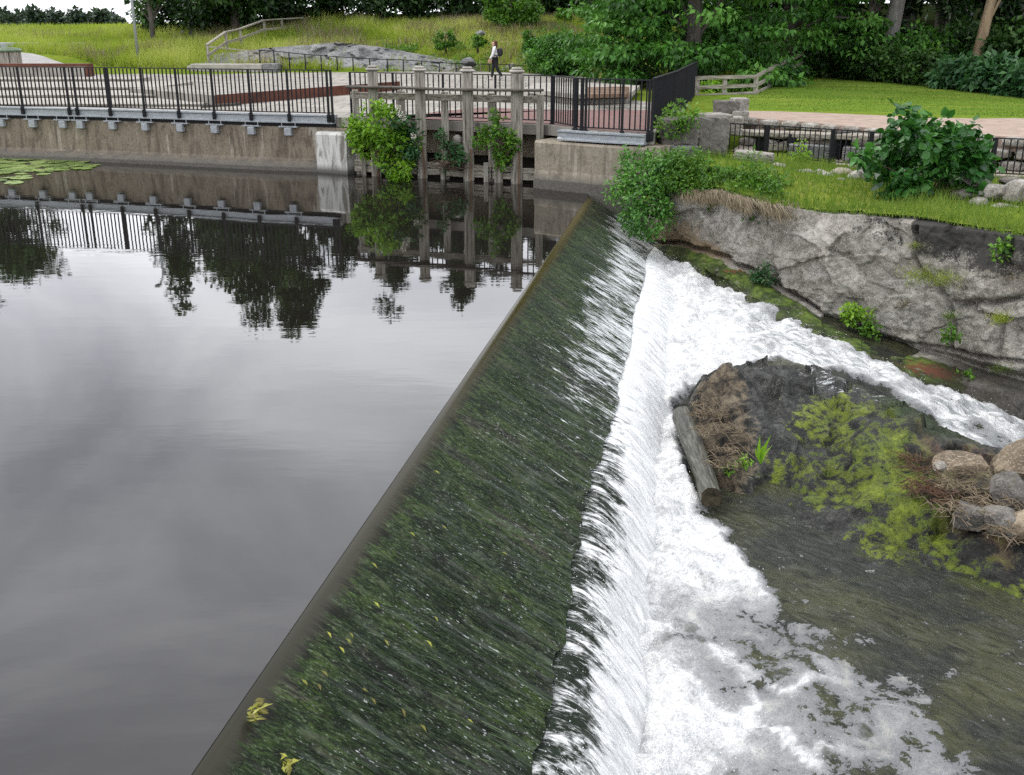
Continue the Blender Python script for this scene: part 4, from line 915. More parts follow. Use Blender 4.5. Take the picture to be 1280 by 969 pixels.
cr_ = [([(1190, 380), (1230, 379), (1285, 371), (1420, 352)], 3.2, .16), ([(1215, 381), (1242, 395), (1255, 398)], 1.5, .05), ([(1150, 285), (1142, 318), (1158, 345), (1180, 372), (1190, 405), (1187, 440)], 3.0, .13), ([(1252, 398), (1249, 447)], 1.8, .08), ([(1140, 432), (1190, 440), (1250, 448), (1290, 455), (1430, 482)], 2.6, .13),
       ([(1268, 290), (1262, 330), (1285, 340)], 2.0, .06), ([(880, 275), (860, 300)], 2, .05), ([(975, 300), (970, 325)], 1.4, .03), ([(1100, 330), (1115, 350), (1130, 352), (1105, 375)], 1.3, .03), ([(945, 318), (1000, 325), (1060, 318)], 1.2, .03)]
crack = 0*U
for pts, wdt, dp in cr_: crack = crack+dp*np.exp(-(pl_dist(U+wob, Vv+wob2, pts)/wdt)**2)
blockpx = [[(1152, 262), (1266, 275), (1262, 336), (1263, 374), (1230, 379), (1192, 381), (1180, 372), (1158, 345), (1142, 318)], [(1266, 275), (1900, 330), (1900, 340), (1420, 353), (1263, 374)], [(1192, 381), (1215, 380), (1252, 398), (1249, 448), (1187, 439)], [(1215, 380), (1285, 371), (1420, 353), (1900, 340), (1900, 540), (1430, 482), (1249, 448), (1252, 398)]]
offs = 0*U; bid = np.full(U.shape, -1)
for k, q in enumerate(blockpx):
    ins = poly_dist(U+wob, Vv+wob2, q); bid[ins > 0] = k; offs = offs+(.08, .06, .10, .02)[k]*sstep(0, 9, ins)
disp = disp+offs-crack
fp = np.stack([ar.ravel()*1.0, zz.ravel()*1.5, 0*zz.ravel()], 1)
disp = disp+facets(fp, 45, 161, .12, .08, .3).reshape(ar.shape)+facets(fp, 260, 162, .05, .06, .2).reshape(ar.shape)+.035*(fbm(ar*7+zz*3, zz*9-ar*2, 0, 5, 163, .65)-.5)
disp = disp-.35*sstep(.03, 0, hb)*1.0
over = sstep(1.0, 1.25, hb)*sstep(2.0, 1.3, hb)
disp = disp-.22*sstep(.90, 1.0, hb)*sstep(1.12, 1.02, hb)
G = G+nrm*disp[..., None]
pn = fbm(U*.03, Vv*.05, 0, 4, 108)
lich = .47*sstep(1040, 1120, U)*sstep(.42, .15, hb)+.30*sstep(960, 1020, U)*sstep(.5, .2, hb)*sstep(0.2, .75, pn)+.12*sstep(1.0, .3, hb)*pn - .45*sstep(8, 2, np.abs(U-1137))
lich = np.where(bid == 0, lich*1.0+.1*sstep(.4, .2, hb), lich); lich = np.where((bid == 2) | (bid == 3), lich*.0, lich)
och = .55*sstep(930, 850, U)*sstep(.4, 1.0, hb)+.4*sstep(930, 850, U)+.35*sstep(.75, 1.0, hb)*sstep(1100, 1000, U)
moss = .74*sstep(1.0, 1.2, hb)*(1-.6*sstep(1190, 1225, U))
rust = .72*np.exp(-((U-1165)/62)**2)*np.exp(-((Vv-452-(U-1100)*.2)/14)**2)+.5*np.exp(-((U-930)/50)**2)*np.exp(-((Vv-338)/10)**2)
wet = sstep(1.45, 1.95, hb)*1.0+.45*sstep(900, 840, U)*sstep(.75, 1, hb)+.9*sstep(1140, 1200, U)*sstep(.98, 1.06, hb)  # last term paints the shadowed cavity under the right part of the wall
wet = np.clip(wet, 0, 1)
rw = thing('rock_wall', 'tall weathered grey rock wall on the right bank with cracks and grass tufts', 'rock wall', (5, 18, -.5))
F = gridfaces(ns, len(hb[0])); fb_ = bid[:-1, :-1].ravel()
flat = lambda a: np.asarray(a).reshape(-1)
for k in (-1, 0, 1, 2, 3):
    Fk = F[fb_ == k]; used = np.unique(Fk); rm = np.full(U.size, -1); rm[used] = np.arange(len(used))
    npmesh('rock_face' if k < 0 else 'stone', G.reshape(-1, 3)[used], rm[Fk], M['rock'], rw, smooth=True, attrs={'lichen': flat(lich)[used], 'ochre': flat(och)[used], 'moss': flat(moss)[used], 'rust': flat(rust)[used], 'wet': flat(wet)[used]})
# bank of soil and grass behind the wall top
BK = TPS([tuple(p) for p in SP[:, 0]]+[PY(*q) for q in [(850, 206, 22.4), (930, 200, 22.8), (1000, 210, 22.3), (1085, 214, 22.6), (1180, 236, 20.2), (1280, 258, 18.3), (1420, 275, 17), (1000, 193, 25), (1100, 207, 24), (1280, 224, 21.3), (1420, 236, 20.3)]]+[(30, 15, .5)], .03)
bx, by = np.arange(2.6, 30, .22), np.arange(10, 27.4, .22)
X, Y = np.meshgrid(bx, by, indexing='ij')
frontb = np.interp(X, SP[:, 0, 0], SP[:, 0, 1]); backb = np.interp(X, PATHF[:, 0], PATHF[:, 1])+.25
Yc = np.maximum(Y, frontb+.05)
Z = BK(X, Yc)+.10*(fbm(X*1.5, Yc*1.5, 0, 3, 110)-.5)
okv = (Y > frontb-.22) & (Y < backb+.3) & (X > 2.7)
ok = okv[:-1, :-1] & okv[1:, 1:] & okv[1:, :-1] & okv[:-1, 1:]
F = gridfaces(len(bx), len(by))[ok.ravel()]; used = np.unique(F); rm = np.full(X.size, -1); rm[used] = np.arange(len(used))
def bank_z(x, y): return BK(x, y)+.10*(fbm(np.asarray(x)*1.5, np.asarray(y)*1.5, 0, 3, 110)-.5)
tag(npmesh('grassy_bank', np.stack([X, Yc, Z], -1).reshape(-1, 3)[used], rm[F], M['ground'], smooth=True, attrs={'dry': (.25+.3*fbm(X*.8, Y*.8, 0, 3, 3)).ravel()[used], 'lawn': np.zeros(len(used)), 'forest': np.zeros(len(used))}), kind='structure')
M['court'] = simple('pinkish_gravel_court', [(.3, (.24, .20, .17)), (.6, (.34, .29, .25)), (.8, (.40, .36, .32))], 4, .95, .4, .02, 40)
FENR = np.array([PY(905, 193, 25.2)[:2], PY(1000, 204, 24.0)[:2], PY(1085, 213, 22.9)[:2], PY(1180, 219, 21.9)[:2], PY(1290, 225, 21.2)[:2], PY(1450, 236, 20)[:2]])
cz = .60
mb = MB(); mb.prism([tuple(p) for p in FENR]+[tuple(p+np.array((.1, .1))) for p in PATHF[:6][::-1]], .1, cz); tag(mb.build('gravel_court', M['court']), kind='structure')
railing('railing', 'low thin black railing on the right bank above the rock wall', FENR, [FENR[0]*.45+FENR[1]*.55, FENR[1]*.55+FENR[2]*.45, FENR[2], FENR[3], FENR[3]*.47+FENR[4]*.53, FENR[4]*.9+FENR[5]*.1], cz-.04, .80, .125, foot=False, post=.08, balw=.02)

def rockmesh(name, c, size, seed, material, parent=None, loc=None, rz=0, boxy=.55, amp=.22, attrs=None, tilt=(0, 0), sub=4):
    bm = bmesh.new(); bmesh.ops.create_icosphere(bm, subdivisions=sub, radius=1)
    v = np.array([x.co[:] for x in bm.verts]); f = np.array([[x.index for x in p.verts] for p in bm.faces]); bm.free()
    m = np.abs(v).max(1, keepdims=True); v = v*(1-boxy)+v/m*.86*boxy
    n = v/np.linalg.norm(v, axis=1, keepdims=True)
    if boxy < .85:
        rr_ = np.random.default_rng(seed+991); pn_ = rr_.normal(size=(17, 3)); pn_ /= np.linalg.norm(pn_, axis=1, keepdims=True); ph = .62+.36*rr_.random(17)
        dt = n @ pn_.T; r_ = np.where(dt > .05, ph[None]/np.maximum(dt, .05), 9).min(1); v = n*np.minimum(r_, 1.15)[:, None]*(1-boxy*.25)+v*boxy*.25
    amp *= .5 if boxy < .85 else 1
    d = amp*(fbm(v[:, 0]*1.6+seed*3.1, v[:, 1]*1.6, v[:, 2]*1.6, 4, seed)-.5)*2+amp*.35*(fbm(v[:, 0]*5, v[:, 1]*5, v[:, 2]*5+seed, 3, seed+3)-.5)*2
    v = (v+n*d[:, None])*np.array(size)/2
    R = np.array(Matrix.Rotation(rz, 3, 'Z') @ Matrix.Rotation(tilt[0], 3, 'X') @ Matrix.Rotation(tilt[1], 3, 'Y'))
    v = v @ R.T+np.array(c)
    at = {k: np.full(len(v), 0.) for k in ('lichen', 'ochre', 'moss', 'rust', 'wet')}
    for k, val in (attrs or {}).items(): at[k] = val(v) if callable(val) else np.full(len(v), val)
    return npmesh(name, v, f, material, parent, loc if loc is not None else (None if parent is not None else c), smooth=False, attrs=at)
mossy = lambda zc: (lambda v: .5*sstep(zc-.05, zc+.15, v[:, 2]))
# coursed masonry under the path
mw = thing('masonry_wall', 'coursed grey stone retaining wall under the gravel path', 'wall', (PATHF[2][0], PATHF[2][1], .5))
wl = resample(PATHF[:5], .62); k = 0
for r in range(3):
    for i in range(len(wl)-1):
        f = .5 if r % 2 else 0; p = wl[i]*(1-f)+wl[i+1]*f; q = wl[i+1]*(1-f)+wl[min(i+2, len(wl)-1)]*f
        a = math.atan2(q[1]-p[1], q[0]-p[0]); k += 1
        if np.hypot(*(q-p)) < .2: continue
        rockmesh('stone', ((p+q)/2).tolist()+[.70+r*.25], (np.hypot(*(q-p))-.015+random.uniform(-.04, .02), .32+random.uniform(-.06, .06), .24), k, M['rock'], mw, rz=a, boxy=.9, amp=.06, attrs={'lichen': .25*random.random()}, sub=2)
# timber beams and black posts in the sunken court
tbm = thing('timber_beam_bench', 'long grey timber beam on black posts in the sunken court', 'bench', tuple(PY(1000, 200, 25)))
pa, pb_ = PY(905, 165, 26.2), PY(1098, 172, 24.0)
m = MB(); m.bar(pa, pb_, .55, .12, bev=.02); m.build('top_beam', M['old_wood_h'], tbm)
pa, pb_ = PY(957, 185, 25.4), PY(1044, 178, 24.6); m = MB(); m.bar(pa, pb_, .22, .17, bev=.02); m.build('low_beam', M['old_wood_h'], tbm)
for u, v, Yp in ((950, 183, 25.6), (989, 184, 25.0), (1045, 183, 24.5), (1055, 182, 24.6)):
    p = PY(u, v, Yp); m = MB(); m.box((p[0], p[1], (p[2]+cz)/2+.12), (.20, .2, abs(p[2]-cz)+.38), bev=.01); m.build('post', M['black_steel'], tbm)
for u, v, Yp, sx, lb in ((1010, 194, 24.6, 1.1, 'low pale stone slab under the timber beam'), (1078, 186, 24.1, 1.0, 'pale stone block with a dark slot right of the black posts')):
    p = PY(u, v, Yp); tag(rockmesh('stone_block', (p[0], p[1], cz+.17), (sx, .6, .36), int(u), M['outcrop'], boxy=.92, amp=.05, rz=-.3), lb, 'stone')
# the ruin beside the plaza
def gblock(u, v, Yp, size, lb, seed, mt='rock', rz=0., z=None, tilt=(0, 0), **at):
    p = PY(u, v, Yp); p = (p[0], p[1], p[2] if z is None else z)
    return tag(rockmesh('granite_block', p, size, seed, M[mt], boxy=.97, amp=.10, rz=rz, tilt=tilt, attrs=at), lb, 'stone')
gblock(866, 138, 28.6, (1.7, 7.2, .75), 'long pale granite slab running back beside the black railing', 3, 'rock', -.13, z=.95)
gblock(887, 170, 23.6, (.80, .8, 1.0), 'squat dark granite block standing at the corner above the green hedge', 5, 'rock_dark', .1, lichen=.15)
gblock(846, 164, 23.2, (.95, .9, .66), 'dark mossy granite block beside the abutment corner', 8, 'rock_dark', .05, moss=.22)
gblock(853, 191, 22.9, (.72, .6, .38), 'pale concrete block half hidden by the green hedge', 11, 'outcrop', 0)
gblock(893, 147, 24.2, (.72, .9, .2), 'flat granite cap stone on the dark corner block', 12, 'rock', .2)
gblock(907, 139, 27.4, (.62, .7, .62), 'brownish granite block in the little stack by the gravel path', 14, 'rock_dark', .1)
gblock(924, 131, 27.5, (.44, .6, .4), 'small pale granite block on top of the little stack by the path', 16, 'rock', .1)
gblock(923, 146, 27.3, (.5, .6, .36), 'lower granite block at the path end of the little stack', 17, 'rock', .0)
gblock(942, 199, 22.6, (.95, .55, .36), 'long granite kerb block lying in the grass left of the low railing', 20, 'rock', -.35, tilt=(0, .06))
gblock(908, 157, 25.8, (.9, .6, .5), 'granite block at the left end of the court below the path', 21, 'rock', -.2)
row = [(972, 212, 21.9, .45, .26, 0), (990, 221, 21.3, .30, .2, 0), (1003, 219, 21.5, .55, .3, 0), (1030, 222, 21.3, .5, .34, .1), (1050, 217, 21.6, .48, .26, .5), (1072, 222, 21.2, .55, .36, .1), (1088, 211, 21.8, .4, .22, .15), (1048, 232, 20.7, .5, .28, .1), (1020, 234, 20.6, .5, .25, .1)]
dr = thing('dry_stone_row', 'low row of mossy stones in the grass in front of the low railing', 'stone row', tuple(PY(1030, 230, 21)))
for i, (u, v, Yp, sx, sz, oc) in enumerate(row): rockmesh('stone', PY(u, v, Yp), (sx, .4, sz), 31+i, M['rock'], dr, boxy=.6, amp=.14, attrs={'ochre': oc+.1, 'lichen': .2})
dw = thing('dry_stone_wall', 'dry stone wall of big rounded grey stones at the right edge', 'wall', tuple(PY(1260, 270, 18.3)))
for i, (u, v, Yp, sx, sz) in enumerate([(1222, 228, 19.2, .55, .16), (1243, 240, 18.7, .44, .38), (1272, 240, 18.5, .52, .40), (1266, 227, 19.3, .5, .16), (1222, 258, 18.5, .5, .3), (1255, 262, 18.2, .62, .28), (1305, 265, 18, .7, .34), (1310, 240, 18.4, .6, .4), (1350, 252, 18, .7, .5), (1200, 246, 19.0, .5, .3), (1228, 245, 18.9, .36, .26)]):
    rockmesh('stone', PY(u, v, Yp), (sx, .5, sz), 51+i, M['rock_dark' if i % 3 == 0 else 'rock'], dw, boxy=.6, amp=.12, attrs={'lichen': .22})
# waste bin behind the shrub
p = PY(1187, 165, 21.9); tb = thing('litter_bin', 'dark litter bin with domed lid behind the broad leaved shrub', 'bin', (p[0], p[1], cz))
m = MB(); m.tube([(p[0], p[1], cz), (p[0], p[1], 1.38)], .27, 16); m.build('body', M['black_steel'], tb, smooth=False)
m = MB(); m.tube([(p[0], p[1], 1.38), (p[0], p[1], 1.42), (p[0], p[1], 1.50), (p[0], p[1], 1.53)], [.32, .33, .24, .08], 16); m.build('lid', M['black_steel'], tb, smooth=True)

# rock outcrop on the hill
ou = np.linspace(236, 668, 150); tv = np.interp(ou, [236, 300, 350, 420, 470, 520, 560, 610, 668], [74, 63, 58, 53, 58, 66, 73, 80, 89]); bv = np.interp(ou, [236, 320, 668], [84, 88, 92])
rows = []
for j in range(34):
    f = j/33
    if f < .62:
        g = f/.62; rows.append([PY(u, b_+(t_-b_)*g**.8, 50.9+2.2*g) for u, t_, b_ in zip(ou, tv, bv)])
    else:
        g = (f-.62)/.38; rows.append([PY(u, t_, 53.1)+np.array((0, 3.4*g, -.35*g)) for u, t_ in zip(ou, tv)])
O = np.array(rows).transpose(1, 0, 2)
dd = .18*(1-np.abs(2*fbm(O[..., 0]*.55+O[..., 2]*.6, O[..., 2]*1.6-O[..., 0]*.3, 0, 4, 120)-1)-.6)+.2*(fbm(O[..., 0]*2, O[..., 2]*3, O[..., 1], 4, 121)-.5)
dd = dd+facets(np.stack([O[..., 0].ravel(), O[..., 2].ravel()*2.4, 0*O[..., 0].ravel()], 1), 90, 171, .6, .28, .3).reshape(dd.shape)
O[..., 1] -= dd; O[..., 2] += .18*(fbm(O[..., 0]*.9, O[..., 1]*.9, 0, 4, 122)-.5)
O[:, 0, 2] -= .5; O[:, -1, 2] -= .6
oc = thing('rock_outcrop', 'blue grey rock outcrop in the grassy slope behind the thin iron rail', 'rock', (-6, 48, 2))
npmesh('rock_face', O.reshape(-1, 3), gridfaces(150, 34)[:, ::-1], M['outcrop'], oc, smooth=True, attrs={'lichen': (.36*fbm(O[..., 0]*.7, O[..., 2]*1.2, 0, 3, 5)).ravel(), 'moss': (.3*sstep(.5, .8, fbm(O[..., 0]*.5, O[..., 1]*.8, 3, 3, 6))).ravel()})
for u, v, sx in ((585, 78, .8), (640, 87, 1.1), (735, 56, .9), (742, 64, .7), (600, 42, .6)):
    p = PY(u, v, 51.2 if v > 70 else 55)
    tag(rockmesh('boulder', p, (sx, .7, sx*.55), int(u), M['outcrop'], boxy=.4, amp=.2), {585: 'grey boulder at the foot of the slope left of the walking person', 640: 'grey boulder at the foot of the slope right of the walking person', 735: 'grey boulder in the grass right of the big round bush', 742: 'lower grey boulder beside the big round bush', 600: 'small grey stone high on the grassy slope'}[u], 'boulder')

# ================================================================ LOG, BOULDERS AND DRIFT IN THE STREAM
a, b_ = P(852, 518, -1.20), P(889, 622, -1.33)
lg = thing('timber_log', 'short dark square cut log lying in the foam beside the rock', 'log', tuple(b_))
m = MB(); dv = Vector(b_-a); n = 14
bm_pts = [Vector(a)+dv*f for f in np.linspace(0, 1, n)]
sidev = dv.cross(Vector((0, 0, 1))).normalized(); upv = sidev.cross(dv).normalized()
vs = []; K = 16
for i, c in enumerate(bm_pts):
    for k in range(K):
        th = 2*PI*k/K+.4; r = .112*(abs(math.cos(th))**3.2+abs(math.sin(th))**3.2)**(-1/3.2)*(1+.06*math.sin(k*5+i*.4)+.04*random.uniform(-1, 1))
        vs.append(c+sidev*math.cos(th)*r+upv*math.sin(th)*r)
fs = [(i*K+k, i*K+(k+1) % K, (i+1)*K+(k+1) % K, (i+1)*K+k) for i in range(n-1) for k in range(K)]
m.add(vs, fs+[tuple(range(K))]); b = NB('wet_log'); ang = math.atan2(dv.y, dv.x)
mpn = b.n('ShaderNodeMapping'); b.l(b.pos((1, 1, 1), (0, 0, -ang)), mpn.inputs[0]); mpn.inputs['Scale'].default_value = (.7, 7, 7)
f1 = b.noise(mpn.outputs[0], 4, 6, .65)
M['log'] = b.done(b.pbr(b.ramp(f1, [(.34, (.010, .010, .006)), (.48, (.05, .05, .036)), (.68, (.15, .145, .12))]), .45, b.bump(f1, .8, .015), .4)); m.build('timber', M['log'], lg, smooth=True)
m = MB(); m.add([v for v in vs[-K:]], [tuple(range(K))]); m2 = MB(); cc = sum((Vector(v) for v in vs[-K:]), Vector())/K
m2.add([Vector(v)+dv.normalized()*.006 for v in vs[-K:]]+[cc+dv.normalized()*-.01], [(k, (k+1) % K, K) for k in range(K)])
M['endgrain'] = simple('dark_end_grain', [(.3, (.015, .012, .006)), (.7, (.075, .06, .035))], 14, .6, .6); m2.build('end_grain', M['endgrain'], lg)
for u, v, z, sx, sy, sz, mt, lb, tl in [(1205, 582, -1.12, .62, .5, .26, 'rock_tan', 'flat brown rock among driftwood beside the stream', (.1, -.1)), (1280, 585, -1.15, .75, .7, .55, 'rock_tan', 'large tan boulder at the right edge beside the white stream', (0, .1)), (1213, 645, -1.22, .42, .4, .34, 'rock_dark', 'dark rounded rock in the drift heap above the mossy ledge', (0, 0)),
        (1262, 618, -1.1, .42, .4, .42, 'rock_dark', 'grey brown rock in the drift heap below the tan boulder', (.2, 0)), (1255, 655, -1.22, .5, .42, .3, 'rock_dark', 'dark angular rock at the lower right of the drift heap', (0, .2)), (1176, 585, -1.14, .18, .18, .16, 'rock', 'small grey stone left of the flat brown rock', (0, 0)), (1290, 660, -1.2, .5, .4, .34, 'rock_tan', 'brown stone cut by the right edge below the tan boulder', (0, 0))]:
    p = P(u, v, z); tag(rockmesh('boulder', p, (sx, sy, sz), int(u+v), M[mt], boxy=.45, amp=.2, tilt=tl, attrs={'ochre': .25, 'moss': .27}), lb, 'boulder')
# tangled drift and roots
def tangle(name, pts, n, spread, ln, rad, material, lb, cat, seed):
    rr = random.Random(seed); m = MB()
    for i in range(n):
        q = Vector(rr.choice(pts))+Vector((rr.gauss(0, spread), rr.gauss(0, spread), abs(rr.gauss(0, spread*.25))))
        a = rr.uniform(0, 2*PI) if rr.random() < .4 else rr.gauss(2.2, .4); l = ln*rr.uniform(.4, 1.3); d = Vector((math.cos(a), math.sin(a), rr.uniform(-.2, .25)))
        q2 = q+d*l*.5+Vector((0, 0, rr.uniform(-.03, .06))); q3 = q+d*l+Vector((rr.uniform(-.05, .05), rr.uniform(-.05, .05), -.04))
        m.tube([q, q2, q3], [rad, rad*.8, rad*.3], 4, cap=False)
    o = m.build(name, material, None, tuple(pts[0])); tag(o, kind='stuff'); return o
M['root_brown'] = simple('red_brown_roots', [(.3, (.035, .02, .012)), (.7, (.13, .07, .04))], 8, .8, .3)
M['straw'] = simple('straw_drift', [(.3, (.06, .045, .028)), (.7, (.24, .19, .125))], 8, .85, .3)
tangle('root_tangle', [P(u, v, -1.15) for u, v in [(1130, 555), (1140, 575), (1152, 590), (1165, 615), (1180, 625), (1150, 610)]], 200, .07, .22, .006, M['root_brown'], 'tangle of red brown roots at the left side of the drift heap', 'roots', 3)
tangle('drift_heap', [P(u, v, -1.14) for u, v in [(1190, 610), (1230, 600), (1240, 630), (1275, 640), (1270, 670), (1220, 620), (1190, 640)]], 300, .10, .22, .006, M['straw'], 'heap of straw and small drift among the stones at the right', 'driftwood', 5)
tangle('drift_mat', [P(u, v, -1.04) for u, v in [(880, 505), (900, 520), (920, 540), (915, 565), (890, 540), (905, 580), (885, 520)]], 260, .08, .18, .006, M['straw'], 'mat of dead roots and straw on the rock above the log', 'driftwood', 8)

# ================================================================ PLANTS
def unit(v): return v/np.maximum(np.linalg.norm(v, axis=-1, keepdims=True), 1e-9)
def leafmesh(name, C, D, Nn, Ln, Wd, tone, material, parent=None, loc=None, shape=4):
    """one small flat leaf per row: base C, direction D, face normal Nn"""
    D = unit(D); S_ = unit(np.cross(D, Nn)); Nn = np.cross(S_, D); n = len(C); Ln = Ln[:, None]; Wd = Wd[:, None]
    if shape == 4:
        V = np.stack([C, C+D*Ln*.45+S_*Wd*.5+Nn*Ln*.06, C+D*Ln-Nn*Ln*.1, C+D*Ln*.45-S_*Wd*.5+Nn*Ln*.06], 1); k = 4
    else:
        V = np.stack([C, C+D*Ln*.22+S_*Wd*.42+Nn*Ln*.05, C+D*Ln*.62+S_*Wd*.45+Nn*Ln*.05, C+D*Ln-Nn*Ln*.12, C+D*Ln*.62-S_*Wd*.45+Nn*Ln*.05, C+D*Ln*.22-S_*Wd*.42+Nn*Ln*.05], 1); k = 6
    F = np.arange(n*k).reshape(n, k)
    return npmesh(name, V.reshape(-1, 3), F, material, parent, loc, fattr={'tone': np.clip(tone, 0, 1)})
def clumpleaves(rng, clumps, per, L, Wr=.55, droop=.2, tbase=(.15, .7), out=1.):
    """clumps: (centre, radius(3), tone) -> leaves on the shells of the clumps"""
    Cs, Ds, Ns, Ts = [], [], [], []
    for c, r, t in clumps:
        n = max(3, int(per)); v = unit(rng.normal(size=(n, 3))); rad = rng.random(n)[:, None]**.45
        p = np.array(c)+v*np.array(r)*rad
        d = unit(v*out+rng.normal(size=(n, 3))*.6-np.array((0, 0, droop)))
        nn = unit(np.array((0, 0, 1.))+v*.6+rng.normal(size=(n, 3))*.45)
        Cs.append(p); Ds.append(d); Ns.append(nn); Ts.append(t+.20*rng.normal(size=n)+.10*v[:, 2])
    C, D, N_, T_ = (np.concatenate(a) for a in (Cs, Ds, Ns, Ts))
    ln = L*(.65+.7*rng.random(len(C)))
    return C, D, N_, ln, ln*Wr, T_
def crownclumps(rng, c, r, n, cr, lump=.25, tone=.45, hollow=.45):
    c = np.array(c); r = np.array(r); o = []
    for i in range(n):
        v = unit(rng.normal(size=3)); s_ = hollow+(1-hollow)*rng.random()**.6
        k = 1+lump*(fbm(v[0]*1.7+c[0], v[1]*1.7+c[1], v[2]*1.7+c[2], 2, 7)*2-1)*1.6
        p = c+v*r*s_*k; q = cr*(.7+.7*rng.random())
        o.append((p, (q, q, q*.62), float(np.clip(tone+.22*rng.normal(), .02, .98))))
    return o
def plant_tree(name, label, base, top, rad, bottom, mat_, bark, nleaf, L, nclump, seed, cat='tree', group=None, trunk_r=.22, cr=None, lump=.25, droop=.2, tone=.45, lean=(0, 0), taper=.6, hollow=.45, clumps=None, limbs=8):
    rng = np.random.default_rng(seed); base = np.array(base, float)
    t = thing(name, label, cat, tuple(base), group)
    cz_ = (bottom+top)/2; c = np.array((base[0]+lean[0]*.6, base[1]+lean[1]*.6, cz_)); rr = np.array((rad, rad, (top-bottom)/2))
    cl = clumps(rng) if clumps else crownclumps(rng, c, rr*.88, nclump, cr or rad*.30, lump, tone, hollow)
    if clumps is None and taper:           # narrow the crown towards its top
        cl = [((c[0]+(p[0]-c[0])*(1-taper*max(0, (p[2]-cz_)/rr[2])), c[1]+(p[1]-c[1])*(1-taper*max(0, (p[2]-cz_)/rr[2])), p[2]), q, tt) for p, q, tt in cl]
    leafmesh('crown', *clumpleaves(rng, cl, nleaf/len(cl), L, .6, droop), mat_, t)
    m = MB(); H = top-base[2]; tp = [base+np.array((0, 0, -.4))]
    for f in (.15, .4, .65, .88): tp.append(base+np.array((lean[0]*f+rng.normal()*.06*rad*.4, lean[1]*f+rng.normal()*.06*rad*.4, H*f)))
    m.tube(tp, [trunk_r*1.25, trunk_r, trunk_r*.75, trunk_r*.45, trunk_r*.15], 8)
    for i in rng.choice(len(cl), min(limbs, len(cl)), replace=False):
        e_ = np.array(cl[i][0]); f = np.clip((e_[2]-base[2])/H-.18, .12, .8)
        s_ = base+np.array((lean[0]*f, lean[1]*f, H*f)); mdl = (s_+e_)/2+np.array((0, 0, .1*rad))
        m.tube([s_, mdl, e_], [trunk_r*.38, trunk_r*.24, trunk_r*.08], 5, cap=False)
    m.build('trunk', bark, t, smooth=True)
    return t
def gpt(u, Y):                         # ground point at picture column u and distance Y
    x = PY(u, 40, Y)[0]; return np.array((x, Y, float(ground_z(np.array([x]), np.array([Y]))[0])))
MIR = lambda v, Y: -CAM_H+Y*math.tan(PITCH+math.atan((v-484.5)/FPX))    # height whose mirror image shows at row v
# the wood behind the plaza
for i, (u, Y, rpx, vref, mt, lb, kw) in enumerate([
    (296, 62, 66, 400, 'lf_dark', 'broad dark tree behind the handrail, tallest of the wood', {}),
    (348, 66, 44, 440, 'lf_dark', 'narrow dark tree with a pointed crown at the middle of the wood', {}),
    (258, 68, 36, 372, 'lf_forest', 'dark tree at the left end of the wood beside the sparse one', {}),
    (190, 58, 36, 412, 'lf_dark', 'slender sparse tree behind the thin lamp post', dict(sparse=1)),
    (415, 68, 44, 338, 'lf_forest', 'low dark tree behind the top of the handrail', {}),
    (478, 70, 46, 392, 'lf_forest', 'round topped dark tree behind the left sluice posts', {}),
    (572, 72, 34, 392, 'lf_dark', 'slim loose tree in the wood right of the round topped one', {}),
    (525, 73, 42, 330, 'lf_forest', 'low shadowy tree between the two taller trees of the wood', {}),
    (625, 74, 48, 345, 'lf_forest', 'dark tree directly behind the bright round shrub', {}),
    (690, 70, 52, 335, 'lf_forest', 'shadowy tree at the top of the bare slope', {}),
    (752, 70, 54, 350, 'lf_forest', 'dark tree left behind the big layered tree', {})]):
    b0 = gpt(u, Y); R_ = rpx/FPX*Y*.97; tp = MIR(vref, Y)
    if kw.get('sparse'): plant_tree('tree', lb, b0, tp, R_*.85, b0[2]+.5, M[mt], M['bark'], 2600, .32, 64, 200+i, trunk_r=.13, cr=.45, hollow=.1, taper=.5, lump=.5, limbs=30)
    else: plant_tree('tree', lb, b0, tp, R_, b0[2]-.2, M[mt], M['bark'], 8500, .36, 110, 200+i, trunk_r=.25, cr=R_*.26, lump=.35, taper=.55)
# undergrowth along the foot of the wood
for i, (u, Y, h, wpx) in enumerate([(205, 64, 3.2, 26), (255, 63, 3.0, 32), (305, 63, 2.8, 34), (365, 65, 2.6, 34), (420, 66, 2.6, 34), (470, 66.5, 2.7, 32), (520, 67, 2.6, 34), (575, 67, 2.6, 30), (665, 66, 3.0, 36), (720, 66, 2.8, 30), (760, 62, 3.0, 30)]):
    b0 = gpt(u, Y); R_ = wpx/FPX*Y
    plant_tree('undergrowth_shrub', 'dark shrub along the foot of the wood, '+['leftmost below the sparse tree', 'behind the low end of the handrail', 'behind the middle of the handrail', 'behind the upper end of the handrail', 'just right of the handrail', 'above the first sluice post', 'above the second sluice post', 'left of the bright round shrub', 'right of the bright round shrub', 'above the big round bush', 'left of the layered tree'][i], b0, b0[2]+h, R_, b0[2]-.1, M['lf_forest'], M['bark'], 2200, .3, 34, 240+i, 'shrub', 'dark shrubs along the foot of the wood', .08, .75, tone=.5, taper=.2)
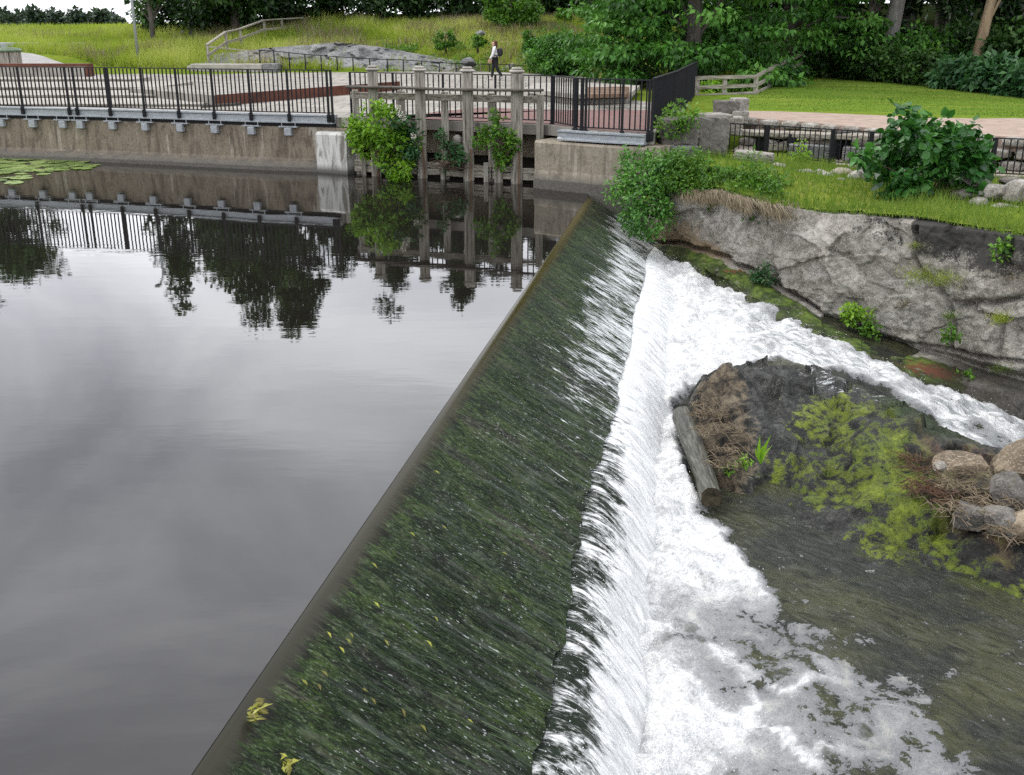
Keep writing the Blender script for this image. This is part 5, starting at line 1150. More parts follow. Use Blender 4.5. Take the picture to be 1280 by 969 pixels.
# far pines at the left
ORDN = ['tall and cut by the left edge', 'tall, first whole one from the left edge', 'low, third from the left edge', 'fourth from the left edge', 'fifth from the left edge', 'pointed, sixth from the left edge', 'low, seventh from the left edge', 'pointed, eighth from the left edge', 'middle one of the row', 'low, just right of the middle', 'pointed, right of the low middle one', 'low, sixth from the right end', 'low, fifth from the right end', 'pointed, fourth from the right end', 'third from the right end', 'low one at the right end of the row', 'outside the left edge']
for i, (u, v, wpx) in enumerate([(-12, 8, 16), (6, 13, 12), (17, 21, 10), (27, 16, 9), (39, 15, 10), (48, 10, 9), (60, 22, 9), (70, 13, 10), (81, 16, 9), (92, 22, 8), (98, 12, 9), (112, 18, 9), (121, 17, 8), (131, 13, 9), (139, 16, 9), (149, 22, 7), (-30, 12, 16)]):
    Y = 175+8*math.sin(i*2.3); b0 = PY(u, 42, Y); tp = PY(u, v, Y)
    plant_tree('pine_tree', 'distant grey green conifer beyond the meadow, '+ORDN[i], b0, tp[2], wpx/FPX*Y*.9, b0[2]+.3, M['lf_pine'], M['bark_grey'], 700, .75, 22, 300+i, 'tree', 'distant conifers beyond the meadow', .18, 1.0, lump=.4, taper=.75)
# tall trees just outside the left edge, seen mirrored in the pond
for i, (u, Y, rpx, vr, zb) in enumerate([(2, 92, 58, 385, 8.2), (-62, 96, 70, 430, 8)]):
    b0 = gpt(u-40, Y); b0[0] = PY(u, 40, Y)[0]-1.5
    plant_tree('tall_tree', ['tall bare stemmed tree at the far left beyond the meadow', 'taller bare stemmed tree outside the left edge'][i], b0, MIR(vr, Y), rpx/FPX*Y, zb, M['lf_dark'], M['bark'], 5000, .5, 60, 330+i, trunk_r=.3, cr=1.3, lump=.45, hollow=.2)
# big layered tree on the right
def layered(c, rx, ry, z0, z1, n, tone=.5, cr=(1.0, .9, .2)):
    def f(rng):
        o = []
        for i in range(n):
            a = rng.uniform(0, 2*PI); z = z0+(z1-z0)*rng.random()**1.25; k = math.sqrt(max(.05, 1-((z-z0)/(z1-z0+2))**2)); s_ = rng.random()**.35
            lay = .3*math.sin(z*5.5)
            p = (c[0]+rx*k*s_*math.cos(a), c[1]+ry*k*s_*math.sin(a), z+.35*lay-.25*s_)
            q = .65+.6*rng.random(); o.append((p, (cr[0]*q, cr[1]*q, cr[2]*q), float(np.clip(tone+.25*rng.normal(), .05, 1))))
        return o
    return f
for i, (u, Y, rx, z0, z1, n, nl, lb) in enumerate([(868, 41, 4.0, 2.0, 14, 230, 30000, 'big spreading tree with layered drooping foliage right of the plaza'), (985, 46, 4.2, 2.6, 15, 200, 22000, 'spreading tree with layered foliage above the lawn, right of the biggest one'), (795, 45, 2.4, 2.6, 9, 80, 9000, 'smaller layered tree beside the bare slope, left of the biggest one')]):
    b0 = gpt(u, Y)
    plant_tree('beech_tree', lb, b0, z1, rx, z0, M['lf_beech'], M['bark'], nl, .24, n, 350+i, clumps=layered(b0, rx, rx*.8, z0, z1, n), trunk_r=.3, droop=.75, limbs=16)
# dark wood on the right slope
for i, (u, Y, rpx, zt, tr, mt, lb) in enumerate([
    (1045, 50, 60, 13, .25, 'lf_forest', 'dark tree behind the left corner of the lawn'), (1120, 50.5, 70, 15, .34, 'lf_forest', 'dark tree with a thick grey trunk above the lawn'), (1175, 52, 60, 13, .25, 'lf_forest', 'dark tree between the grey trunk and the tan trunk'),
    (1235, 46, 60, 14, .20, 'lf_forest', 'dark tree with a slender tan trunk near the right edge'), (1300, 45, 70, 13, .25, 'lf_forest', 'dark tree at the right edge of the wood above the lawn'), (1090, 58, 70, 14, .25, 'lf_forest', 'rear dark tree deeper in the wood behind the grey trunk'), (1210, 58, 80, 14, .25, 'lf_forest', 'rear dark tree deeper in the wood behind the tan trunk')]):
    b0 = gpt(u, Y); bt = b0[2]+(3.6 if i in (1, 3) else 1.2); R_ = rpx/FPX*Y
    bk_ = M['bark_grey'] if i == 1 else M['bark_tan'] if i == 3 else M['bark']
    lean = (-.5, 0) if i == 1 else (1.6, 0) if i == 3 else (0, 0)
    if i == 1: b0 = PY(1108, 60, 46.5); b0[2] -= 1.2; lean = (1.0, 0)
    if i == 3: b0 = PY(1220, 66, 42.5); b0[2] -= .6
    plant_tree('forest_tree', lb, b0, zt, R_, max(bt, 5.0) if i in (1, 3) else bt, M[mt], bk_, 6500, .32, 90, 370+i, trunk_r=tr, cr=R_*.28, lump=.35, taper=.3, lean=lean)
for i, (u, Y, rpx, zt) in enumerate([(1010, 64, 60, 13), (1060, 68, 60, 14), (1130, 66, 60, 15), (1180, 70, 60, 14), (1240, 66, 60, 15), (1300, 64, 60, 14), (940, 66, 60, 13), (860, 68, 60, 12), (1270, 56, 50, 13)]):
    b0 = gpt(u, Y); R_ = rpx/FPX*Y
    plant_tree('forest_tree', 'dark tree deep in the wood, '+['behind the spreading tree above the lawn', 'left of the grey trunk', 'right behind the grey trunk', 'midway between the two pale trunks', 'straight behind the tan trunk', 'at the right edge of the picture', 'behind the biggest spreading tree, right half', 'behind the biggest spreading tree, left half', 'close behind and right of the tan trunk'][i], b0, zt, R_, b0[2], M['lf_forest'], M['bark'], 4500, .45, 70, 900+i, trunk_r=.25, cr=R_*.3, lump=.35, taper=.3)
bnk = []
for i, (u, v, Y, wpx, hpx, mt, L_, nl) in enumerate([
    (1040, 92, 46, 36, 50, 'lf_dark', .22, 2200), (1075, 95, 44.5, 36, 52, 'lf_dark', .2, 2200), (1110, 100, 43, 36, 46, 'lf_dark', .2, 2200), (1150, 106, 41.5, 34, 40, 'lf_dark', .2, 2200), (1150, 78, 44.5, 44, 38, 'lf_beech', .24, 1800), (1168, 90, 42.5, 26, 28, 'lf_bright', .24, 700),
    (1195, 112, 39.5, 32, 40, 'lf_fern', .26, 2000), (1235, 116, 38.5, 36, 46, 'lf_fern', .28, 2200), (1280, 122, 37, 38, 50, 'lf_fern', .28, 2200), (1330, 128, 36, 40, 55, 'lf_fern', .28, 1800), (1205, 78, 44, 46, 50, 'lf_dark', .24, 2000), (1262, 84, 43, 46, 56, 'lf_dark', .24, 2000), (1095, 62, 49, 46, 44, 'lf_forest', .26, 1800), (1050, 60, 50, 40, 44, 'lf_forest', .26, 1800), (1320, 84, 42, 46, 60, 'lf_dark', .24, 1800), (1010, 88, 47.5, 26, 34, 'lf_beech', .2, 1500)]):
    b0 = PY(u, v+4, Y); tp = PY(u, v-hpx, Y)[2]; R_ = wpx/FPX*Y
    lb = ['leafy dark shrub at the left corner of the lawn edge', 'dark shrub at the lawn edge, second from the left corner', 'dark shrub below the grey trunk at the lawn edge', 'dark low shrub at the middle of the lawn edge', 'green shrub on the slope between the two trunks', 'bright green sapling at the lawn edge between the two trunks', 'feathery fern clump left of the tan trunk at the lawn edge', 'feathery fern clump below the tan trunk at the lawn edge', 'feathery fern clump at the right end of the lawn edge', 'feathery fern clump beyond the right edge of the lawn', 'dark shrub left of the foot of the tan trunk', 'dark shrub right of the foot of the tan trunk', 'dark shrub on the slope at the foot of the grey trunk', 'dark shrub up the slope left of the grey trunk', 'dark shrub on the slope at the right edge', 'layered shrub where the timber fence meets the wood'][i]
    plant_tree('fern' if mt == 'lf_fern' else 'shrub', lb, b0, tp, R_, b0[2]-.1, M[mt], M['twig'], nl, L_, 36, 400+i, 'fern' if mt == 'lf_fern' else 'shrub', None, .05, R_*.32, tone=.5, taper=.3, droop=.5 if mt == 'lf_fern' else .2)
# bushes on the grassy slope
for i, (u, v, Y, wpx, hpx, mt, L_, nl, lb) in enumerate([(700, 95, 49, 46, 56, 'lf_beech', .16, 9000, 'big round dense green bush behind the plaza'), (664, 62, 53, 13, 26, 'lf_beech', .16, 1100, 'small round bush on the slope above the big round one'), (640, 36, 60, 38, 62, 'lf_bright', .22, 4500, 'bright green round shrub at the top of the slope'), (557, 58, 54, 14, 20, 'lf_bright', .15, 800, 'small bright bush on the slope above the outcrop'), (597, 56, 53, 10, 12, 'lf_bright', .14, 500, 'low bright tuft bush on the slope left of the walking person'), (706, 26, 62, 9, 14, 'lf_bright', .18, 500, 'tiny bright sapling at the top edge of the bare slope'), (890, 122, 37, 24, 20, 'lf_yellow', .14, 1200, 'low yellow green weeds along the timber rail fence'), (930, 118, 36.8, 20, 16, 'lf_bright', .14, 900, 'low bright weeds by the right part of the timber rail fence'), (848, 106, 40, 18, 24, 'lf_bright', .16, 1000, 'bright green bush behind the end of the black railing')]):
    b0 = PY(u, v, Y); plant_tree('bush', lb, b0, PY(u, v-hpx, Y)[2], wpx/FPX*Y, b0[2]-.15, M[mt], M['twig'], nl, L_, max(14, nl//70), 430+i, 'bush', None, .05, wpx/FPX*Y*.25, tone=.5, taper=.15, lump=.2)

# shrubs growing on the sluice
def shrub_clumps(pts, r0, tone=.55, n=3, jit=.12):
    def f(rng):
        o = []
        for p in pts:
            for k in range(n): o.append((np.array(p)+rng.normal(size=3)*jit, (r0*(.7+.6*rng.random()),)*3, float(np.clip(tone+.2*rng.normal(), .05, 1))))
        return o
    return f
def shrub(label, px, r0, nleaf, L_, mt, seed, root, tone=.55, n=3, name='shrub', shape=4, jit=.12, cat='shrub', stems=7, droop=.1, Wr=.62, stem_r=.018, extra=None):
    rng = np.random.default_rng(seed); pts = [PY(*q) for q in px]; rt = PY(*root)
    t = thing(name, label, cat, tuple(rt)); cl = shrub_clumps(pts, r0, tone, n, jit)(rng)
    leafmesh('foliage', *clumpleaves(rng, cl, nleaf/len(cl), L_, Wr, droop), M[mt], t, shape=shape)
    m = MB()
    for i in rng.choice(len(cl), min(stems, len(cl)), replace=False):
        e_ = np.array(cl[i][0]); md = (rt+e_)/2+rng.normal(size=3)*.06+np.array((0, 0, .1)); m.tube([rt, md, e_], [stem_r, stem_r*.7, stem_r*.3], 5, cap=False)
    m.build('stem', M['twig'], t); return t
shrub('bushy bright green shrub growing on the left sluice posts', [(470, 132, 25.7), (458, 150, 25.7), (482, 145, 25.6), (450, 160, 25.7), (472, 165, 25.5), (495, 158, 25.5), (462, 180, 25.6), (485, 182, 25.5), (505, 176, 25.5), (455, 172, 25.7), (478, 200, 25.4), (500, 195, 25.4), (490, 170, 25.4), (444, 164, 25.8)], .20, 1900, .125, 'lf_yellow', 501, (487, 216, 25.6), .5, 3)
shrub('dark green leafy shoots right of the bright shrub on the sluice', [(505, 160, 25.6), (512, 172, 25.6), (508, 188, 25.6), (515, 196, 25.5), (500, 206, 25.4), (495, 214, 25.3), (508, 150, 25.6), (520, 190, 25.4)], .17, 1100, .11, 'lf_fern', 502, (500, 216, 25.6), .55, 3)
shrub('low yellow green shoots hanging at the waterline below the left shrub', [(500, 208, 25.2), (493, 212, 25.15), (512, 205, 25.2), (505, 219, 25.0), (490, 222, 25.0), (510, 221, 25.0)], .10, 420, .12, 'lf_yellow', 503, (500, 212, 25.4), .6, 2, jit=.07)
shrub('small thorny shrub with bare twigs between the middle sluice posts', [(552, 176, 25.2), (562, 184, 25.2), (572, 190, 25.2), (560, 196, 25.2), (574, 200, 25.1), (550, 190, 25.2), (578, 196, 25.1)], .09, 480, .10, 'lf_fern', 504, (565, 212, 25.2), .65, 3)
shrub('leafy bright shrub growing on the right sluice posts', [(618, 150, 24.7), (610, 165, 24.7), (625, 165, 24.6), (604, 176, 24.7), (618, 180, 24.6), (632, 180, 24.6), (642, 172, 24.6), (624, 192, 24.6), (636, 190, 24.6), (628, 204, 24.5), (640, 182, 24.5)], .11, 800, .115, 'lf_bright', 505, (622, 212, 24.7), .6, 3, jit=.07)
tangle('dead_twigs', [PY(u, v, 25.05) for u, v in [(557, 208), (565, 212), (575, 210), (580, 206), (562, 204)]], 90, .06, .45, .008, M['twig'], 'bunch', 'twigs', 12)
# white flower heads
M['petal'] = simple('cream_petals', [(.3, (.5, .48, .38)), (.7, (.7, .68, .58))], 20, .7, 0)
for i, (u, v) in enumerate([(498, 135), (501, 143), (504, 148), (517, 170)]):
    p = PY(u, v, 25.35); fl = thing('flower_head', 'cream flower cluster on the dark shoots of the sluice, '+['topmost', 'second from the top', 'third from the top', 'lowest and smallest'][i], 'flower', tuple(p)); rng = np.random.default_rng(520+i); k = 40
    v_ = unit(rng.normal(size=(k, 3))); C = p+v_*.055*rng.random((k, 1))**.4; leafmesh('petals', C, v_, unit(rng.normal(size=(k, 3))), np.full(k, .045), np.full(k, .04), rng.random(k), M['petal'], fl)
    m = MB(); m.tube([p-np.array((0, 0, .25)), p], .006, 4); m.build('stem', M['twig'], fl)
# broad leaved shrub on the right bank
hz_px = []
for u, v in [(1135, 152), (1152, 158), (1185, 160), (1110, 168), (1130, 170), (1150, 174), (1175, 172), (1196, 170), (1205, 178), (1120, 190), (1142, 190), (1165, 190), (1188, 190), (1215, 192), (1232, 196), (1100, 200), (1092, 196), (1115, 208), (1140, 208), (1162, 208), (1185, 208), (1208, 210), (1222, 204), (1105, 220), (1130, 226), (1155, 226), (1180, 226), (1205, 226), (1120, 238), (1150, 242), (1185, 240), (1215, 240), (1228, 244), (1160, 180), (1170, 215)]:
    hz_px.append((u, v, 19.6+.9*math.sin(u*.7+v)))
shrub('dense broad leaved green shrub standing in front of the low railing', hz_px, .17, 2600, .165, 'lf_hazel', 506, (1162, 250, 19.6), .5, 3, shape=6, Wr=.85, droop=.35, stems=24, jit=.1, stem_r=.016)
# hedge along the wall top and hanging over the weir end
iv = []
for u, v in [(785, 205), (800, 200), (815, 205), (780, 225), (797, 222), (815, 222), (785, 243), (803, 245), (820, 240), (795, 262), (812, 262), (828, 255), (800, 280), (815, 284), (825, 272), (832, 225), (845, 215), (772, 235), (790, 255)]: iv.append((u, v, 21.9-.02*(v-200)+.2*math.sin(u)))
shrub('dense green creeper hanging down over the end of the weir', iv, .20, 4400, .085, 'lf_beech', 507, (818, 215, 22.1), .6, 4, 'creeper', cat='creeper', stems=10, droop=.5)
hd = []
for u in range(830, 980, 9):
    t_ = (u-830)/150; hd += [(u, 199+t_*32+5*math.sin(u), 21.6-1.7*t_), (u, 216+t_*30, 21.4-1.7*t_), (u, 226+t_*26+3*math.sin(u*2), 21.1-1.8*t_)]
shrub('low green weedy hedge along the top of the rock wall beside the abutment', hd, .20, 9500, .075, 'lf_bright', 508, (880, 222, 21.3), .42, 3, 'hedge', cat='hedge', stems=14, droop=.1)
shrub('ivy spilling over the dark granite block beside the abutment', [(835, 150, 23.0), (845, 155, 22.8), (855, 152, 22.8), (862, 148, 22.8), (850, 162, 22.7), (828, 160, 22.9), (838, 140, 24.5), (845, 132, 26), (832, 146, 24)], .16, 900, .09, 'lf_bright', 509, (845, 158, 23.0), .6, 3, 'creeper', cat='creeper')
for i, (u, v, Yp, n, r0, mt, lb) in enumerate([(1066, 392, 17.2, 420, .13, 'lf_yellow', 'bright yellow green weed at the foot of the rock wall'), (1092, 408, 16.9, 200, .09, 'lf_bright', 'small green weed just right of the yellow green one at the wall foot'), (955, 345, 18.6, 300, .10, 'lf_fern', 'dark moss like tuft on the left foot of the rock wall'), (1190, 418, 15.9, 160, .07, 'lf_bright', 'small green plant in the vertical crack of the rock wall'), (1258, 312, 15.75, 220, .08, 'lf_bright', 'small green plant on the upper right block of the rock wall'), (1203, 474, 15.6, 120, .06, 'lf_bright', 'tiny green sprig below the lower blocks of the rock wall'), (1000, 190, 23.5, 200, .1, 'lf_yellow', 'climbing weed at the black post of the low railing'), (905, 600, 10.3, 90, .05, 'lf_yellow', 'sprig')][:7]):
    shrub(lb, [(u, v, Yp), (u-8, v+4, Yp), (u+8, v+6, Yp), (u+2, v-5, Yp)], r0, n, .075, mt, 540+i, (u, v+8, Yp+.1), .6, 2, 'weed', cat='weed', jit=.07, stem_r=.006)

# ---- grass
def blades(name, x, y, z, h, wd, tone, material, parent=None, lean=.35, seed=1, loc=None, hang=0.):
    rng = np.random.default_rng(seed); n = len(x); b0 = np.stack([x, y, z-.02], 1); a = rng.random(n)*2*PI
    s_ = np.stack([np.cos(a), np.sin(a)*.6, 0*a], 1)*wd[:, None]*.5; ln = rng.normal(size=(n, 2))*lean*h[:, None]
    t = b0+np.stack([ln[:, 0], ln[:, 1]-hang*h, h*(1-hang*.9)], 1)
    V = np.stack([b0-s_, b0+s_, t], 1).reshape(-1, 3)
    return npmesh(name, V, np.arange(3*n).reshape(n, 3), material, parent, loc, fattr={'tone': np.clip(tone, 0, 1)})
rng = np.random.default_rng(77)
n = 150000
y = 50.5+rng.random(n)**1.2*17; x = -46+rng.random(n)*56
outd = (ou, O)
oxm = O[:, :22, 0]; 
def in_outcrop(x, y): return poly_dist(x, y, [tuple(O[0, 0, :2]), tuple(O[75, 0, :2]), tuple(O[110, 0, :2]), tuple(O[75, 21, :2]), tuple(O[30, 22, :2])]) > 0
kp = ~in_outcrop(x, y) & ~((y < 58) & (x < -18) & (x < np.interp(y, [49, 50, 53.5, 57.5], [-17, -19, -22, -27]))) & (rng.random(n) < np.where((x > -8) & (y < 58), .30, 1)) & ~((x > 3) & (y < 50))
x, y = x[kp], y[kp]; z = ground_z(x, y); pt = fbm(x*.35, y*.35, 0, 4, 140)
hgt = (.25+.65*rng.random(len(x)))*(.45+.75*pt)*np.where(x > -8, .65, 1)
tag(blades('tall_grass', x, y, z, hgt, .035+.03*rng.random(len(x)), 1.5*(pt-.5)+.45+.45*(rng.random(len(x))-.5), M['grass'], seed=3), kind='stuff')
kd = (fbm(x*.55, y*.55, 4., 4, 143) > np.where(x > -6, .47, .60)) & (rng.random(len(x)) < .55)
tag(blades('seeding_grass', x[kd]+.1, y[kd], z[kd], hgt[kd]*1.15+.1, .03+.03*rng.random(kd.sum()), rng.random(kd.sum()), M['dry_grass'], seed=13), kind='stuff')
nw = 420; xw = -7+rng.random(nw)*10; yw = 50.5+rng.random(nw)*11; kw_ = (fbm(xw*.5, yw*.5, 2., 3, 145) > .5) & ~in_outcrop(xw, yw); xw, yw = xw[kw_], yw[kw_]; zw_ = ground_z(xw, yw)
tag(leafmesh('low_weeds', *clumpleaves(rng, [((a_, b_, c_+.12), (.28, .28, .16), rng.random()) for a_, b_, c_ in zip(xw, yw, zw_)], 26, .13, .6, .1), M['lf_bright']), kind='stuff')
n = 26000
y = 76+rng.random(n)*18; x = -75+rng.random(n)*50; z = ground_z(x, y)
tag(blades('meadow_grass', x, y, z, .15+.35*rng.random(n), .08+.05*rng.random(n), .2+.5*fbm(x*.2, y*.2, 0, 3, 4)+.25*rng.random(n), M['grass'], seed=4), kind='stuff')
# lawn
n = 110000
lp_ = np.array(lawnpoly); x = lp_[:, 0].min()+rng.random(n)*(22-lp_[:, 0].min()); y = 26+rng.random(n)*21; kp = poly_dist(x, y, lawnpoly) > .05; x, y = x[kp], y[kp]; z = ground_z(x, y)
tag(blades('lawn_grass', x, y, z, .02+.04*rng.random(len(x)), .02+.015*rng.random(len(x)), 1.3*(fbm(x*.35, y*1.1, 0, 4, 6)-.5)+.38+.35*(rng.random(len(x))-.3), M['grass_green'], seed=5), kind='stuff')
# bank grass
n = 70000
x = 3+rng.random(n)*13; y = 13.5+rng.random(n)*10; fr_ = np.interp(x, SP[:, 0, 0], SP[:, 0, 1]); fnr = np.interp(x, FENR[:, 0], FENR[:, 1])
d_ = y-fr_; kp = (d_ > -.12) & (y < fnr-.05) & (rng.random(n) < np.where(d_ < .7, 1, .5)); x, y, d_ = x[kp], y[kp], d_[kp]; z = bank_z(x, np.maximum(y, np.interp(x, SP[:, 0, 0], SP[:, 0, 1])+.05)); pt = fbm(x*1.1, y*1.1, 0, 4, 150)
tag(blades('bank_grass', x, y, z, (.06+.22*rng.random(len(x)))*(.4+1.1*pt), .012+.012*rng.random(len(x)), .15+.5*pt+.4*rng.random(len(x)), M['grass_green'], seed=6), kind='stuff')
# dry stalks hanging over the left part of the rock wall
n = 5200; k = (rng.random(n)*230).astype(int)+int(520*.9/9); k = np.clip(k, 0, 519); q = G[k, (rng.random(n)*14).astype(int)]+nrm[k, 0]*.05
wgt = sstep(845, 870, U[k, 0])*sstep(1000, 950, U[k, 0]); kp = rng.random(n) < wgt; q = q[kp]
tag(blades('dry_grass', q[:, 0], q[:, 1], q[:, 2]+.05, .15+.35*rng.random(len(q)), .012+.01*rng.random(len(q)), rng.random(len(q)), M['dry_grass'], seed=7, lean=.2, hang=1.5), kind='stuff')
def tuft(label, u, v, Yp, n, h, mt, seed, hang=.3, spread=.08, name='grass_tuft', lean=.5, wd=.012):
    rng = np.random.default_rng(seed); p = PY(u, v, Yp); t = thing(name, label, 'grass', tuple(p))
    x, y, z = (p[i]+rng.normal(size=n)*spread*(1, .6, .5)[i] for i in range(3))
    blades('blades', x, y, z, h*(.5+.8*rng.random(n)), np.full(n, wd), rng.random(n), M[mt], t, lean, seed, hang=hang); return t
for i, (u, v, n, h, mt, lb, hg, sp_) in enumerate([(1150, 345, 260, .30, 'grass', 'straggly grass tuft hanging in the upper crack of the rock wall', .6, .16), (1180, 350, 220, .28, 'grass', 'second straggly tuft just right of the one in the upper crack', .6, .13), (1130, 380, 120, .22, 'dry_grass', 'brownish tuft below the straggly tufts on the rock wall', .7, .07), (1250, 400, 150, .18, 'grass', 'reddish green tuft on the crack between the lower right blocks', .2, .07), (1252, 460, 200, .26, 'grass_green', 'hanging grass tuft at the foot of the rock wall near the right edge', .8, .09), (1186, 395, 110, .16, 'grass_green', 'small tuft where the cracks of the rock wall meet', .4, .06), (1140, 305, 160, .20, 'grass', 'tuft hanging from the notch at the top of the rock wall', .9, .06), (1262, 345, 220, .18, 'dry_grass', 'dry fringe along the ledge of the upper right block', 1., .16)]):
    Yp = 17.2-(u-1100)*.0105-.15*(v > 380); tuft(lb, u, v, Yp-.12, n, h, mt, 600+i, hg, sp_)
# green blades on the rock by the log
p = P(951, 580, -1.2); t = thing('reed_sprout', 'upright bright green sprout on the rock right of the log', 'plant', tuple(p)); rng = np.random.default_rng(9)
for k, (dx, dz, w_) in enumerate([(.09, .36, .05), (-.03, .34, .045), (.02, .22, .05), (-.06, .18, .04), (.14, .20, .04)]):
    tp = p+np.array((dx, .02*k, dz)); s_ = np.array((w_*.45, .006, 0)); md = (p+tp)/2+np.array((-.02, 0, .02))
    npmesh('leaf', np.array([p-s_*.5, p+s_*.5, md+s_, tp, md-s_]), np.array([[0, 1, 2, 3, 4]]), M['lf_yellow'], t, fattr={'tone': [.45+.1*k]})
shrub('small yellowish weed on the rock beside the upright sprout', [P(u, v, -1.2).tolist() and (u, v, P(u, v, -1.2)[1]) for u, v in [(918, 574), (928, 580), (936, 572), (912, 584)]], .05, 120, .05, 'lf_yellow', 560, (925, 586, P(925, 586, -1.2)[1]), .45, 2, 'weed', cat='weed', jit=.03, stem_r=.004)
# water lilies
wl_ = thing('water_lily', 'patch of floating light green lily leaves at the left edge of the pond', 'water lily', tuple(P(40, 210, 0))); rng = np.random.default_rng(31); k = 0
for i in range(900):
    u, v = rng.uniform(-60, 124), rng.uniform(197.5, 231)
    if v > 199+abs(1-(u/124))*26+8 or (v > 214 and u > 105) or (v > 218 and rng.random() < .72): continue
    c = P(u, v, .008+.004*(k % 3)); 
    if k > 150: break
    r = rng.uniform(.13, .30); a0 = rng.uniform(0, 2*PI); a = a0+np.linspace(.18, 2*PI-.18, 13); tl = rng.normal()*.05
    V = np.concatenate([[c], np.stack([c[0]+r*np.cos(a), c[1]+r*np.sin(a), c[2]+tl*r*np.cos(a-a0)*.5+.008*rng.random(13)], 1)])
    npmesh('leaf', V, np.array([list(range(14))]), M['lily'], wl_, fattr={'tone': [rng.random()]}); k += 1
# loose leaves lying on the wet slope
def onweir(u, v):
    z = 0.
    for _ in range(12):
        p = P(u, v, z); d = (p[0]-C0[0])*ND[0]+(p[1]-C0[1])*ND[1]; z = float(weir_z(d))+.035
    return P(u, v, z)
for i, (u, v) in enumerate([(464, 703), (467, 752), (409, 789), (432, 798), (424, 808), (402, 838), (377, 849), (397, 854), (452, 861), (464, 872), (480, 799), (533, 800), (543, 770), (502, 885), (584, 899), (525, 905), (512, 665), (553, 657), (543, 588), (627, 690), (437, 790)]):
    p = onweir(u, v); rng = np.random.default_rng(700+i); d = np.array([(.9+.2*rng.normal(), -.5+.3*rng.normal(), -.5)]); L_ = .04+.025*rng.random()
    o = leafmesh('fallen_leaf', p[None], d, np.array([(.5, 0, .85)]), np.array([L_]), np.array([L_*.42]), np.array([rng.random()]), M['yellow_leaf'], None, tuple(p))
    tag(o, 'small yellow willow leaf stuck to the wet dark slope of the weir', 'leaf', 'yellow leaves stuck on the weir')
p = onweir(316, 893); t = thing('leaf_clump', 'clump of yellow green and brown fronds caught on the weir crest', 'leaf clump', tuple(p)); rng = np.random.default_rng(750); n = 30
C = p+rng.normal(size=(n, 3))*(.02, .045, .008)+np.array((0, 0, .02)); D = np.stack([.5+.4*rng.normal(size=n), .3+.7*rng.normal(size=n), .12*rng.random(n)], 1)
leafmesh('fronds', C, D, np.tile((0., -.2, 1.), (n, 1)), .045+.05*rng.random(n), .014+.010*rng.random(n), rng.random(n)*.7, M['yellow_leaf'], t)
p2 = onweir(362, 955); t = thing('leaf_clump', 'small bit of brown and yellow drift on the slope at the bottom edge', 'leaf clump', tuple(p2)); n = 16
leafmesh('fronds', p2+rng.normal(size=(n, 3))*(.02, .03, .01), rng.normal(size=(n, 3))*(1, 1, .2), np.tile((0., 0., 1.), (n, 1)), .04+.04*rng.random(n), .014+.01*rng.random(n), rng.random(n), M['yellow_leaf'], t)

# ================================================================ PERSON
def skin(name, verts, edges, rad, material, parent, root=0, lv=1):
    base = np.array(ORG[parent.name]); me = bpy.data.meshes.new(name); me.from_pydata([tuple(np.array(v)) for v in verts], edges, []); me.update()
    o = link(name, me, material, parent, base); o.location = (0, 0, 0); m = o.modifiers.new('skin', 'SKIN'); m.use_smooth_shade = True
    for i, r in enumerate(rad):
        r = r if hasattr(r, '__len__') else (r, r); me.skin_vertices[0].data[i].radius = r
    me.skin_vertices[0].data[root].use_root = True
    s_ = o.modifiers.new('sub', 'SUBSURF'); s_.levels = lv; s_.render_levels = lv
    dg = bpy.context.evaluated_depsgraph_get(); ev = bpy.data.meshes.new_from_object(o.evaluated_get(dg)); o.modifiers.clear(); o.data = ev; ev.name = name
    if not ev.materials: ev.materials.append(material)
    return o
M['skin'] = simple('skin', [(.3, (.50, .30, .22)), (.7, (.58, .36, .27))], 8, .6, 0)
M['white_cloth'] = simple('white_cloth', [(.3, (.66, .66, .67)), (.7, (.78, .78, .78))], 14, .85, .4, .01)
M['black_cloth'] = simple('black_cloth', [(.3, (.012, .012, .014)), (.7, (.03, .03, .034))], 14, .85, .4, .01)
M['pack'] = simple('dark_backpack', [(.3, (.018, .018, .02)), (.7, (.045, .043, .045))], 14, .7, .4, .01)
M['hair'] = simple('auburn_hair', [(.3, (.06, .022, .012)), (.7, (.16, .06, .03))], 30, .5, .4, .006, 20, (3, 3, .6))
M['shoe'] = simple('pale_shoes', [(.3, (.45, .42, .42)), (.7, (.6, .56, .56))], 14, .7, 0)
pp = PY(619, 100.5, 45.2); pp[2] = float(ramp_z(45.2))+.004
pe = thing('person', 'person in a white jacket and black trousers walking left with a dark backpack', 'person', tuple(pp))
J = dict(pel=(0, 0, .86), wai=(-.005, 0, 1.0), che=(-.02, 0, 1.20), nk=(-.03, 0, 1.37), hd=(-.06, 0, 1.47), ht=(-.065, 0, 1.54))
hipL, hipR = (0, .09, .82), (0, -.09, .82); knL, knR = (-.09, .09, .46), (.09, -.09, .45); anL, anR = (-.15, .09, .07), (.30, -.09, .13); toL, toR = (-.30, .09, .035), (.20, -.09, .03)
shL, shR = (-.02, .17, 1.30), (-.02, -.17, 1.30); elL, elR = (-.03, .21, 1.04), (-.09, -.22, 1.03); wrL, wrR = (-.12, .20, .83), (-.22, -.20, .83)
def hand(w_, s): 
    hx = np.array(w_)+np.array((-.03, 0, -.05)); fv = [tuple(hx)]; fe = []
    for k in range(4): b0 = hx+np.array((-.03+.018*k, 0, -.04)); fv += [tuple(b0), tuple(b0+np.array((-.012, -.01*s, -.035+.004*abs(k-1.5)))), tuple(b0+np.array((-.002, -.022*s, -.06)))]
    fv += [tuple(hx+np.array((-.04, -.01*s, 0))), tuple(hx+np.array((-.055, -.02*s, -.03)))]; return fv
